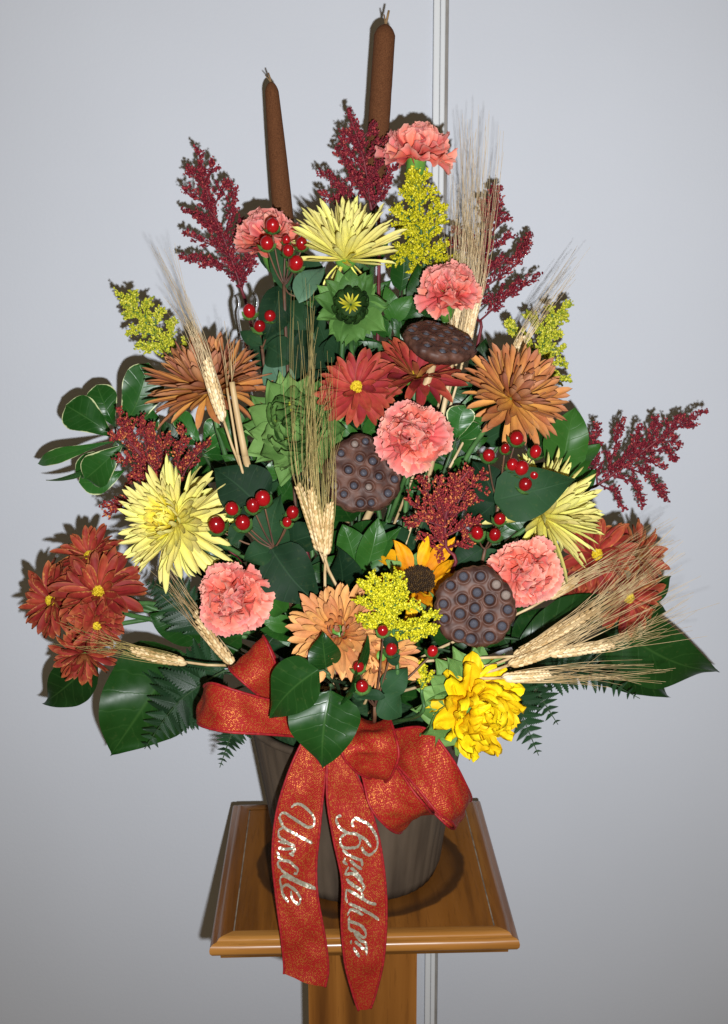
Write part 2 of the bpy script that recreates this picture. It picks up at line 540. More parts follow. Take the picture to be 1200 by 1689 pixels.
W1, W2, W3 = lin(92, 52, 16), lin(134, 82, 30), lin(154, 100, 42)
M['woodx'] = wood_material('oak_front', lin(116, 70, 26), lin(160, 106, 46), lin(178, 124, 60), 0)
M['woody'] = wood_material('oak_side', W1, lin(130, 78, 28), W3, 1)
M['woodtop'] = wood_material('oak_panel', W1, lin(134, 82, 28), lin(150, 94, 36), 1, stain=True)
M['woodz'] = wood_material('oak_post', W1, lin(128, 78, 28), lin(148, 94, 38), 2)
M['groove'] = plain_mat('groove_dust', lin(110, 100, 90), lin(160, 146, 128), 80, 0.7)


def wall_material(name, c):
    m, nt, bs, out = newmat(name)
    tc = N(nt, "ShaderNodeTexCoord")
    nz = N(nt, "ShaderNodeTexNoise")
    nz.inputs["Scale"].default_value = 260
    nz.inputs["Detail"].default_value = 4
    nt.links.new(tc.outputs["Object"], nz.inputs["Vector"])
    n2 = N(nt, "ShaderNodeTexNoise")
    n2.inputs["Scale"].default_value = 3.0
    n2.inputs["Detail"].default_value = 6
    nt.links.new(tc.outputs["Object"], n2.inputs["Vector"])
    d = tuple(x * 0.965 for x in c[:3]) + (1,)
    r = ramp(nt, n2.outputs[0], [(0.35, d), (0.65, c)])
    nt.links.new(r.outputs[0], bs.inputs["Base Color"])
    bs.inputs["Roughness"].default_value = 0.6
    bs.inputs["Specular IOR Level"].default_value = 0.2
    bump(nt, bs, nz.outputs[0], 0.25, 0.0006)
    return m


M['wall'] = wall_material('painted_wall', (0.605, 0.627, 0.69, 1))


def ribbon_material(name, red, gold_amt):
    m, nt, bs, out = newmat(name)
    uv = N(nt, "ShaderNodeUVMap")
    mp = N(nt, "ShaderNodeMapping")
    mp.inputs["Scale"].default_value = (1, 1, 1)
    nt.links.new(uv.outputs[0], mp.inputs[0])
    v = N(nt, "ShaderNodeTexVoronoi")
    v.inputs["Scale"].default_value = 1300       # uv is in metres
    nt.links.new(mp.outputs[0], v.inputs["Vector"])
    nz = N(nt, "ShaderNodeTexNoise")
    nz.inputs["Scale"].default_value = 90
    nz.inputs["Detail"].default_value = 4
    nt.links.new(mp.outputs[0], nz.inputs["Vector"])
    sepc = N(nt, "ShaderNodeSeparateColor")
    nt.links.new(v.outputs["Color"], sepc.inputs[0])
    th = math_n(nt, 'MULTIPLY_ADD', nz.outputs[0], -0.35, 1.17 - gold_amt)
    g = math_n(nt, 'GREATER_THAN', sepc.outputs[0], th)
    wv = N(nt, "ShaderNodeTexWave", wave_type='BANDS', bands_direction='DIAGONAL')
    wv.inputs["Scale"].default_value = 260
    wv.inputs["Distortion"].default_value = 2
    nt.links.new(mp.outputs[0], wv.inputs["Vector"])
    rc = mixc(nt, math_n(nt, 'MULTIPLY', wv.outputs["Fac"], 0.4), red, tuple(x * 0.45 for x in red[:3]) + (1,))
    col = mixc(nt, g, rc, lin(176, 104, 44))
    nt.links.new(col, bs.inputs["Base Color"])
    nt.links.new(math_n(nt, 'MULTIPLY', g, 0.45), bs.inputs["Metallic"])
    nt.links.new(math_n(nt, 'MULTIPLY_ADD', g, -0.2, 0.68), bs.inputs["Roughness"])
    bs.inputs["Specular IOR Level"].default_value = 0.25
    hh = math_n(nt, 'ADD', sepc.outputs[1], wv.outputs["Fac"])
    bump(nt, bs, hh, 0.35, 0.0004)
    return m


M['ribbon'] = ribbon_material('ribbon_cloth', lin(156, 26, 20), 0.20)
M['ribbon_edge'] = plain_mat('ribbon_edge', lin(126, 14, 22), lin(164, 28, 34), 300, 0.6)


def foil_material():
    m, nt, bs, out = newmat('glitter_foil')
    tc = N(nt, "ShaderNodeTexCoord")
    v = N(nt, "ShaderNodeTexVoronoi")
    v.inputs["Scale"].default_value = 620
    nt.links.new(tc.outputs["Object"], v.inputs["Vector"])
    sub = N(nt, "ShaderNodeVectorMath", operation='SUBTRACT')
    nt.links.new(v.outputs["Color"], sub.inputs[0])
    sub.inputs[1].default_value = (0.5, 0.5, 0.5)
    scl = N(nt, "ShaderNodeVectorMath", operation='SCALE')
    nt.links.new(sub.outputs[0], scl.inputs[0])
    scl.inputs["Scale"].default_value = 0.55
    g = N(nt, "ShaderNodeNewGeometry")
    ad = N(nt, "ShaderNodeVectorMath", operation='ADD')
    nt.links.new(g.outputs["Normal"], ad.inputs[0])
    nt.links.new(scl.outputs[0], ad.inputs[1])
    nm = N(nt, "ShaderNodeVectorMath", operation='NORMALIZE')
    nt.links.new(ad.outputs[0], nm.inputs[0])
    nt.links.new(nm.outputs[0], bs.inputs["Normal"])
    bs.inputs["Base Color"].default_value = lin(224, 219, 198)
    bs.inputs["Metallic"].default_value = 0.75
    bs.inputs["Roughness"].default_value = 0.34
    return m


M['foil'] = foil_material()

M['strip'] = wall_material('strip_paint', (0.72, 0.73, 0.75, 1))
M['joint'] = plain_mat('joint_shade', lin(134, 128, 122), lin(150, 144, 138), 40, 0.8)  # shade of the open recess painted in as a greyer colour

# ------------------------------------------------------------------ the setting: wall with a vertical joint strip
WALL_Y = 0.25


def box_mesh(name, x0, x1, y0, y1, z0, z1, mat, bevel=0.0):
    b = min(bevel, (x1 - x0) / 3, (y1 - y0) / 1.5) if bevel else 0
    mb = MB()
    if not b:
        prof = [(x0, y1), (x0, y0), (x1, y0), (x1, y1)]
    else:
        prof = [(x0, y1), (x0, y0 + b), (x0 + b * 0.3, y0 + b * 0.3), (x0 + b, y0), (x1 - b, y0), (x1 - b * 0.3, y0 + b * 0.3), (x1, y0 + b), (x1, y1)]
    rows = [[(x, y, z) for (x, y) in prof] for z in (z0, z1)]
    mb.grid(rows, close=True)
    k = len(prof)
    mb.F.append(tuple(range(k))[::-1]); mb.MI.append(0)
    mb.F.append(tuple(k + i for i in range(k))); mb.MI.append(0)
    return mb.mesh(name, mat, smooth=False)


XB = P(712, 300, WALL_Y).x
SW = 0.0138
gap = 0.0036
for nm, x0, x1, y0, bv in (('wall_left', -1.6, XB, WALL_Y + 0.0015, 0.001), ('wall_right', XB + SW + gap, 1.6, WALL_Y, 0.0008)):
    o = add(nm, box_mesh(nm, x0, x1, y0, WALL_Y + 0.10, 0.0, 2.6, M['wall'], bv), None)
    o['kind'] = 'structure'
o = add('wall_strip', box_mesh('wall_strip', XB + 0.0002, XB + SW * 0.56, WALL_Y - 0.0030, WALL_Y + 0.09, 0.0, 2.6, M['strip'], 0.0016), None)
o['kind'] = 'structure'
o2 = add('wall_strip', box_mesh('wall_strip', XB + SW * 0.58, XB + SW, WALL_Y - 0.0030, WALL_Y + 0.09, 0.0, 2.6, M['strip'], 0.0016), None)
o2['kind'] = 'structure'
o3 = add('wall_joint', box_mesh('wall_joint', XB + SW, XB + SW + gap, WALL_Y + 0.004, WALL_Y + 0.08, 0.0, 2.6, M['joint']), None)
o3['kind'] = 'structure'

# ------------------------------------------------------------------ pedestal stand
SX, YAW, HS = -0.0049, 0.03137, 0.15
ped = thing('pedestal_stand', 'square oak pedestal stand with moulded top edge under the flower pot', 'pedestal', Vector((SX, 0, 0)))
PM = Matrix.Translation((SX, 0, Z0)) @ Matrix.Rotation(YAW, 4, 'Z')
BW = 0.0205                                            # border board width
mb = MB()
inn = HS - BW
g = 0.0012
mb.grid([[(-inn + g, -inn + g * 0.2, 0), (inn - g, -inn + g * 0.2, 0)], [(-inn + g, inn - g * 0.2, 0), (inn - g, inn - g * 0.2, 0)]])
top = add('top_panel', mb.mesh('top_panel', M['woodtop'], smooth=False), ped, PM)
# moulded border: profile swept along each side with mitred ends
prof = [(-BW, 0.0004), (-0.011, 0.0012), (-0.0075, 0.0006), (-0.0062, -0.0012), (-0.0052, -0.0024), (-0.0016, -0.0026), (0.0006, -0.0044), (0.0014, -0.0078), (0.0010, -0.0112),
        (-0.001, -0.0142), (-0.006, -0.0152), (-0.008, -0.0156), (-0.0085, -0.0215), (-0.030, -0.0218)]
for k in range(4):
    R = Matrix.Rotation(k * math.pi / 2, 4, 'Z')
    rows = []
    for (o_, z) in prof:
        h = HS + o_
        n = 10
        rows.append([R @ Vector((-h + 2 * h * j / n, -h, z)) for j in range(n + 1)])
    mb = MB()
    mb.grid(rows, flip=True)
    # grain runs along each board: store board with its own axis
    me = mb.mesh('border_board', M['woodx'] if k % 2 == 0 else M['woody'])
    me.polygons.foreach_set("use_smooth", np.ones(len(me.polygons), dtype=bool))
    add('border_board', me, ped, PM)
for sx in (-1, 1):
    mb = MB()
    x = sx * inn
    mb.grid([[(x - g, -inn, -0.0006), (x + g, -inn, -0.0006)], [(x - g, inn, -0.0006), (x + g, inn, -0.0006)]])
    add('groove', mb.mesh('groove', M['groove'], smooth=False), ped, PM)
mb = MB()
hw = 0.058
mb.grid([[(sx * hw, sy * hw, z) for sx, sy in ((-1, -1), (1, -1), (1, 1), (-1, 1))] for z in (-Z0 + 0.03, -0.018)], close=True)
add('post', mb.mesh('post', M['woodz'], smooth=False), ped, PM)
mb = MB()
bw = 0.14
mb.grid([[(sx * w, sy * w, z) for sx, sy in ((-1, -1), (1, -1), (1, 1), (-1, 1))] for w, z in ((bw, -Z0), (bw, -Z0 + 0.022), (bw - 0.008, -Z0 + 0.03), (0.0, -Z0 + 0.03))], close=True)
add('foot', mb.mesh('foot', M['woody'], smooth=False), ped, PM)

# ------------------------------------------------------------------ pot
PC = Vector((SX - 0.002, 0.0, Z0 + 0.001))
pot = thing('flower_pot', 'grey brown ribbed round pot standing on the oak pedestal', 'pot', PC)
mb = MB()
PH = 0.168


def rib(a, z):
    return 1 + 0.0085 * abs(math.sin(a * 22)) ** 0.6 + 0.004 * math.sin(a * 7 + 1) - 0.006


pr = []
for i in range(15):
    t = i / 14
    pr.append((0.0875 + 0.0265 * t ** 1.1 - (0.003 if i == 0 else 0), PH * t))
mb.lathe([(0.0, 0.0)] + pr, 264, Matrix.Translation(PC), fn=rib)
body = add('pot_wall', mb.mesh('pot_wall', M['pot']), pot)
mb = MB()
mb.lathe([(0.1145, PH), (0.117, PH + 0.001), (0.1175, PH + 0.005), (0.1145, PH + 0.007), (0.108, PH + 0.006), (0.104, PH - 0.03), (0.0, PH - 0.03)], 96, Matrix.Translation(PC))
add('rim', mb.mesh('rim', M['pot']), pot)
foam = thing('floral_foam', 'dark green floral foam block inside the pot holding the stems', 'foam', PC + Vector((0, 0, 0.14)))
mb = MB()
mb.lathe([(0.0, 0.139), (0.098, 0.139), (0.099, PH + 0.02), (0.09, PH + 0.032), (0.0, PH + 0.036)], 40, Matrix.Translation(PC))
add('block', mb.mesh('foam_block', M['foam']), foam)
FOC = PC + Vector((0, 0, PH))


def pot_point():
    a, r = random.uniform(0, 2 * math.pi), random.uniform(0.01, 0.065)
    return FOC + Vector((r * math.cos(a), r * math.sin(a), 0.0))


def stem_curve(c, n, end=None, n_pts=12, straight=0.35):
    end = end or pot_point()
    L = (c - end).length
    p1 = c - n.normalized() * L * straight
    p2 = end + Vector((0, 0, 1)) * L * 0.3
    out = []
    for i in range(n_pts):
        t = i / (n_pts - 1)
        out.append(c * (1 - t) ** 3 + p1 * 3 * t * (1 - t) ** 2 + p2 * 3 * t * t * (1 - t) + end * t ** 3)
    return out


# ------------------------------------------------------------------ petals and leaves
PROF = {
    'strap': ([0, .12, .35, .65, .85, .94, .98, 1], [.42, .5, .72, 1, .86, .58, .32, .04]),
    'daisy': ([0, .1, .3, .6, .8, .92, .97, 1], [.34, .48, .8, 1, .88, .56, .34, .05]),
    'spider': ([0, .2, .5, .8, .92, .97, 1], [.7, .8, 1, .95, .7, .42, .06]),
    'sun': ([0, .1, .35, .6, .85, .95, 1], [.35, .55, 1, .95, .5, .2, .02]),
    'ragged': ([0, .1, .3, .6, .85, .95, 1], [.4, .6, .95, 1, .78, .42, .05]),
    'bract': ([0, .15, .4, .6, .8, .92, 1], [.8, .95, 1, .78, .36, .12, .02]),
    'leaf': ([0, .05, .2, .42, .65, .85, .95, 1], [.03, .36, .82, 1, .82, .42, .14, .01]),
    'heart': ([0, .03, .12, .3, .55, .78, .92, 1], [.1, .55, .88, 1, .84, .46, .15, .01]),
    'obov': ([0, .1, .35, .65, .85, .95, 1], [.05, .22, .62, 1, .88, .52, .06]),
    'lance': ([0, .08, .3, .55, .8, .93, 1], [.05, .35, .85, 1, .62, .22, .01]),
}


_tt = np.linspace(0, 1, 201)
_kk = np.exp(-0.5 * (np.arange(-24, 25) / 9.0) ** 2)
_kk /= _kk.sum()
for _k, (_x, _y) in list(PROF.items()):
    _w = np.interp(_tt, _x, _y)
    _p = np.concatenate([2 * _w[0] - _w[24:0:-1], _w, 2 * _w[-1] - _w[-2:-26:-1]])
    _sm = np.convolve(_p, _kk, mode='valid')
    _sm = np.clip(_sm * np.clip((1 - _tt) / 0.05, 0, 1) ** 0.5, 0.004, None)
    _sm[0] = max(_w[0], 0.004)
    PROF[_k] = (_tt, _sm)


def petal_mesh(name, L, W, prof, mats, curl=0.0, ang0=0.0, cup=0.25, nu=4, nv=9, th=0.0005, twist=0.0, sway=0.0, wave=0.0, ph=0.0, curlp=1.5):
    """petal along +X, face to +Z, base at the origin; a closed thin shell"""
    ts = 1 - (1 - np.linspace(0, 1, nv)) ** 1.25
    xs, ys = PROF[prof]
    w = np.interp(ts, xs, ys) * W / 2
    fine = np.linspace(0, 1, 60)
    th_ = ang0 + curl * fine ** curlp
    cx = np.concatenate([[0], np.cumsum(np.cos(th_[:-1]))]) / 59 * L
    cz = np.concatenate([[0], np.cumsum(np.sin(th_[:-1]))]) / 59 * L
    us = np.linspace(-1, 1, nu + 1)
    mb = MB()
    for side in (0, 1):
        rows = []
        uv = []
        for i, t in enumerate(ts):
            a = ang0 + curl * t ** curlp
            px, pz = np.interp(t, fine, cx), np.interp(t, fine, cz)
            nx, nz = -math.sin(a), math.cos(a)
            tw = twist * t
            row = []
            for u in us:
                y = u * w[i]
                h = cup * u * u * w[i] + wave * W * math.sin(u * 5 + t * 7 + ph) * t
                h += (0.5 - side) * th * (1 - u * u)
                y2, h2 = y * math.cos(tw) - h * math.sin(tw), y * math.sin(tw) + h * math.cos(tw)
                row.append((px + nx * h2, y2 + sway * L * t * t, pz + nz * h2))
                uv.append((u * 0.5 + 0.5, t))
            rows.append(row)
        mb.grid(rows, uv, flip=(side == 0), mi=side if len(mats) > 1 else 0)
    return mb.mesh(name, *mats)


def fan_mesh(name, L, A, amp, curl, mats, ph, nu=26, nv=7, teeth=11):
    """fringed carnation petal"""
    mb = MB()
    r = random.Random(ph * 100)
    k1, k2 = r.uniform(4, 6.5), r.uniform(9, 13)
    for side in (0, 1):
        rows, uv = [], []
        for i in range(nv + 1):
            t = i / nv
            row = []
            for j in range(nu + 1):
                u = -1 + 2 * j / nu
                rr = L * t * (1 - 0.16 * u * u * t)
                if i == nv:
                    rr *= 1 + 0.020 * (1 if j % 2 else -1) + 0.02 * math.sin(j * 1.3 + ph) + r.uniform(-.012, .012)
                ang = u * A * (0.35 + 0.65 * t ** 0.7)
                a = curl * t ** 1.6
                z = amp * L * (t ** 1.8) * (math.sin(k1 * u + ph) * 0.65 + math.sin(k2 * u + ph * 2) * 0.35)
                z += (0.5 - side) * 0.0004 * (1 - u * u) * (1 - t * t)
                x, y = rr * math.cos(ang), rr * math.sin(ang)
                row.append((x * math.cos(a) - z * math.sin(a) * 0.5, y, x * math.sin(a) * 0.9 + z * math.cos(a)))
                uv.append((u * 0.5 + 0.5, t))
            rows.append(row)
        mb.grid(rows, uv, flip=(side == 0))
    return mb.mesh(name, *mats)


def leaf(root, base, tip, width, mat, tilt=0.0, arch=0.08, fold=0.15, prof='leaf', wave=0.04, nu=8, nv=14, name='leaf', toward=None, droop=0.0):
    """leaf from base to tip, its face towards the viewer side, turned by tilt about its own midrib"""
    ax = tip - base
    L = ax.length
    x = ax.normalized()
    nrm = toward if toward is not None else (CAM - base)
    nrm = nrm - x * nrm.dot(x)
    nrm.normalize()
    nrm = Matrix.Rotation(tilt, 3, x) @ nrm
    y = nrm.cross(x)
    ph = random.uniform(0, 6)
    tw0, tipc, asym = random.uniform(-.5, .5), random.uniform(-.10, .03), random.uniform(-.06, .06)
    ts = 1 - (1 - np.linspace(0, 1, nv)) ** 1.2
    w = np.interp(ts, *PROF[prof]) * width / 2
    mb = MB()
    for side in (0, 1):
        rows, uv = [], []
        for i, t in enumerate(ts):
            row = []
            for u in np.linspace(-1, 1, nu + 1):
                h = arch * L * 4 * t * (1 - t) + fold * abs(u) * w[i] + wave * width * math.sin(t * 9 + ph + u * 2) * abs(u)
                h += (0.5 - side) * 0.0005 * (1 - u * u)
                h += tipc * L * t ** 3 + 0.06 * width * math.sin(t * 5 + ph * 2) * u
                a_ = tw0 * (t - 0.4)
                yy = u * w[i] * (1 + asym * (1 if u > 0 else -1)) * math.cos(a_)
                h += u * w[i] * math.sin(a_)
                bendy = asym * L * math.sin(math.pi * t)
                p = base + x * (L * t) + y * (yy + bendy) + nrm * h + Vector((0, 0, -droop * L * t * t))
                row.append(p)
                uv.append((u * 0.5 + 0.5, t))
            rows.append(row)
        mb.grid(rows, uv, flip=(side == 0))
    return add(name, mb.mesh(name, mat), root)


def place(root, mesh, F, az, elev, r0=0.0, z0=0.0, s=1.0, roll=0.0, sx=1.0, name='petal'):
    m = F @ Matrix.Rotation(az, 4, 'Z') @ Matrix.Translation((r0, 0, z0)) @ Matrix.Rotation(-elev, 4, 'Y') @ Matrix.Rotation(roll, 4, 'X') @ Matrix.Diagonal((s * sx, s, s, 1))
    return add(name, mesh, root, m)


def add_stem(root, pts, r0, r1, mat, name='stem', sides=7):
    mb = MB()
    mb.tube(pts, r0, r1, sides)
    return add(name, mb.mesh(name, mat), root)


D2R = math.pi / 180
CARN = [fan_mesh('carnation_petal', 0.036, 0.60 + 0.10 * (k % 3), 0.10 + 0.035 * (k % 4), -0.25 + 0.16 * (k % 5), [M['carn_f']], k * 1.7 + 0.3) for k in range(10)]
CARN_IN = [fan_mesh('carnation_inner_petal', 0.026, 0.62, 0.24 + 0.05 * (k % 3), 0.5, [M['carn_f']], k * 1.3 + 0.9, nu=20, nv=6) for k in range(6)]
CALYX_PROF = [(0.0022, -0.036), (0.0062, -0.033), (0.0085, -0.022), (0.0092, -0.010), (0.0098, 0.0), (0.0108, 0.004), (0.0088, 0.001)]


def carnation(label, px, py, Y, n, d, spread=1.0, spin=0.0, end=None, dome=1.0):
    opn = random.uniform(0.8, 1.25)
    c = P(px, py, Y)
    n = Vector(n).normalized()
    s = d * MPP(c) / 0.072
    root = thing('carnation', label, 'carnation', end or pot_point(), 'pink carnations in the arrangement')
    F = frame(c, n, spin) @ Matrix.Scale(s, 4)
    base = c - n * 0.014 * s
    FB = frame(base, n, spin) @ Matrix.Scale(s, 4)
    for ring, (cnt, el, sc_, r0, z0) in enumerate(((9, 2, 1.04, .004, -.001), (9, 15, 1.0, .004, .001), (9, 30, .94, .004, .002))):
        for k in range(cnt):
            az = 2 * math.pi * (k + 0.5 * ring) / cnt + random.uniform(-.18, .18)
            place(root, random.choice(CARN), FB, az, (el * dome * opn + random.uniform(-8, 12)) * D2R, r0, z0, sc_ * random.uniform(.8, 1.1), random.uniform(-.5, .5))
    for ring, (cnt, el, r0, z0) in enumerate(((random.randint(8, 11), 44, .005, .004), (random.randint(7, 11), 62, .004, .006), (random.randint(4, 8), 78, .002, .007))):
        for k in range(cnt):
            az = 2 * math.pi * (k + 0.3 * ring) / cnt + random.uniform(-.3, .3)
            place(root, random.choice(CARN_IN), FB, az, (el + random.uniform(-10, 10)) * D2R, r0, z0, random.uniform(.92, 1.2) * (1 if ring else 1.1), random.uniform(-.8, .8))
    mb = MB()
    mb.lathe(CALYX_PROF, 20, FB @ Matrix.Translation((0, 0, -0.002)) @ Matrix.Scale(1.12, 4))
    add('calyx', mb.mesh('calyx', M['calyx']), root)
    add_stem(root, stem_curve(base - n * 0.038 * s, n, root.location.copy()), 0.0024, 0.0024, M['stem'])
    return root


def mum_meshes(nm, L, W, prof, mats, curls, twist=0.0, cup=0.35, n=3, th=0.0006, nu=4, wave=0.0):
    out = []
    for ci, c in enumerate(curls):
        for k in range(n):
            out.append(petal_mesh(nm, L, W * random.uniform(.9, 1.1), prof, mats, c + random.uniform(-.12, .12), 0, cup, nu, 9, th, random.uniform(-twist, twist), random.uniform(-.2, .2), wave + 0.03, k * 2.1, random.uniform(1.0, 2.6)))
    return [out[i * n:(i + 1) * n] for i in range(len(curls))]


BRO = mum_meshes('bronze_petal', 0.058, 0.0100, 'strap', [M['bro_f'], M['bro_b']], [-0.3, 0.1, 0.45, 0.9], 0.4, 0.5, 5)
PEA = mum_meshes('peach_petal', 0.058, 0.0125, 'strap', [M['pea_f'], M['pea_b']], [-0.3, 0.15, 0.5, 0.9], 0.35, 0.5, 5)
YEL = mum_meshes('spider_petal', 0.060, 0.0072, 'spider', [M['yel_f']], [-0.6, 0.05, 0.4, 0.9], 0.7, 0.6, 5)
YELI = mum_meshes('spider_inner_petal', 0.040, 0.0072, 'spider', [M['yel_in']], [0.3, 0.8, 1.2, 1.5], 0.3, 0.5)
RED = mum_meshes('daisy_petal', 0.040, 0.0105, 'daisy', [M['red_f'], M['red_b']], [-0.45, -0.05, 0.35, 0.8], 0.45, 0.42, 5)
RUST = mum_meshes('daisy_petal', 0.040, 0.0110, 'daisy', [M['rust_f'], M['red_b']], [-0.6, -0.1, 0.45, 1.0], 0.7, 0.5, 6, 0.0006, 4, 0.04)
SUN = mum_meshes('sunflower_petal', 0.046, 0.023, 'ragged', [M['sun_f']], [-0.8, 0.5, 1.3, 2.1], 1.0, 0.2, 6, 0.0006, 8, 0.17)
SUNO = mum_meshes('sunflower_petal', 0.052, 0.021, 'sun', [M['sun_o']], [-0.9, 0.1, 0.9, 1.4], 0.9, 0.35, 5, 0.0006, 6, 0.14)
BRA = mum_meshes('bract', 0.040, 0.031, 'bract', [M['sepal']], [-0.9, 0.3, 0.9, 1.5], 0.15, 0.35, 3, 0.0008, 6, 0.04)
BRAD = mum_meshes('bract', 0.030, 0.024, 'bract', [M['sepal_d']], [-1.1, 0.2, 0.9, 1.9], 0.2, 0.3, 3, 0.0008, 6, 0.05)
BUDI = mum_meshes('inner_bract', 0.024, 0.012, 'bract', [M['bud_dark']], [0.9, 1.3, 1.7, 1.9], 0.1, 0.3, 2, 0.0006, 4)
M['budstar'] = petal_mat('bud_star_petal', [(0, lin(110, 120, 20)), (0.5, lin(190, 184, 40)), (1, lin(222, 212, 84))], vary=0.15, vein=0.2, veins=5)
BUDY = mum_meshes('bud_petal', 0.014, 0.0030, 'sun', [M['budstar']], [0.5, 0.8, 1.0, 1.2], 0.1, 0.2, 2, 0.0004, 3)


def mum(name, label, px, py, Y, n, d, meshes, rings, cat='chrysanthemum', group=None, spin=0.0, refL=0.058, jit=7, green=True, inner=None, azf=None):
    c = P(px, py, Y)
    n = Vector(n).normalized()
    s = d * MPP(c) / (2.1 * refL)
    root = thing(name, label, cat, pot_point(), group)
    F = frame(c, n, spin) @ Matrix.Scale(s, 4)
    for ri, (cnt, el, ln, r0, z0, ci, which) in enumerate(rings):
        src = (inner if which else meshes)[ci]
        for k in range(cnt):
            az = 2 * math.pi * (k + (ri * 0.382 % 1)) / cnt + random.uniform(-.10, .10) * 12 / cnt
            if azf and not azf(az, el):
                continue
            place(root, random.choice(src), F, az, (el + random.uniform(-jit, jit)) * D2R, r0, z0, ln * random.uniform(.82, 1.1), random.uniform(-.4, .4), random.uniform(.9, 1.08))
    if green:
        mb = MB()
        mb.lathe([(0.0025, -0.012), (0.006, -0.010), (0.0105, -0.005), (0.0125, 0.0), (0.0, 0.001)], 16, F @ Matrix.Translation((0, 0, -0.0005)))
        add('calyx', mb.mesh('calyx', M['calyx']), root)
    st = c - n * 0.011 * s
    add_stem(root, stem_curve(st, n, root.location.copy()), 0.0026, 0.0026, M['stem'])
    return root, F


def daisy(label, px, py, Y, n, d, spin=0.0, eye=True, fold=0.0, rings=None, group='red daisies in the arrangement', src=None):
    rings = rings or [(15, -6 + fold, 1.02, .004, -.001, 0, 0), (16, 5 + fold, 1.0, .004, .000, 1, 0), (14, 17 + fold, .92, .004, .001, 1, 0), (11, 32 + fold, .76, .003, .002, 2, 0)]
    root, F = mum('red_daisy', label, px, py, Y, n, d, src or RED, rings, 'daisy', group, spin, 0.040, 13)
    if eye:
        mb = MB()
        for k in range(90):
            a, r = k * 2.39996, 0.0066 * math.sqrt((k + .5) / 90)
            p = F @ Vector((r * math.cos(a), r * math.sin(a), 0.0028 + 0.0024 * (1 - (r / 0.0066) ** 2)))
            nn = F.to_3x3() @ Vector((r * 40 * math.cos(a), r * 40 * math.sin(a), 1))
            mb.blob(p, nn, 0.0016, 0.0010, sides=4)
        o = add('eye', mb.mesh('eye', M['daisy_eye']), root)
        o['kind'] = 'stuff'
    return root


# ------------------------------------------------------------------ cattails
def cattail(label, top, bot, Y, wpx, tips, taper=0.05):
    a, b = P(*top, Y), P(*bot, Y)
    root = thing('cattail', label, 'cattail', pot_point(), 'cattails at the top of the arrangement')
    ax = (a - b)
    L = ax.length
    r = wpx * MPP(b) / 2
    n = 18
    pts = [b + ax * (i / n) for i in range(n + 1)]
    # rounded crown, straight body
    pts += [a + ax.normalized() * r * k for k in (0.25, 0.5, 0.7, 0.84, 0.92)]
    rs = [r * (1.0 - taper * (i / n) ** 1.6) for i in range(n + 1)] + [r * (1 - taper) * q for q in (.9, .76, .58, .36, .16)]
    rs = [x * (1 + 0.022 * mnoise.noise(Vector((i * 0.6, wpx, 0)))) for i, x in enumerate(rs)]
    mb = MB()
    mb.tube(pts, 0, 0, 22, rs=rs)
    add('seed_head', mb.mesh('seed_head', M['cat']), root)
    tipb = a + ax.normalized() * r * 0.85
    for (tx, ty, rr) in tips:
        add_stem(root, [tipb + Vector((0, 0, 0)), (tipb + P(tx, ty, Y)) / 2 + Vector((0.0003, 0, 0)), P(tx, ty, Y)], rr, rr * 0.8, M['catstem'], 'tip')
    end = root.location.copy()
    add_stem(root, stem_curve(b, ax.normalized(), end, straight=0.3), 0.0035, 0.0035, M['dstem'])


cattail('tall brown cattail spike rising highest, just behind the topmost pink carnation', (634, 58), (618, 300), 0.085, 36, [(641, 17, 0.0014), (633, 24, 0.0009)])
cattail('shorter brown cattail spike above the upper left pink carnation', (448, 152), (468, 372), 0.12, 34, [(442, 120, 0.0011), (437, 124, 0.0006)], taper=0.34)


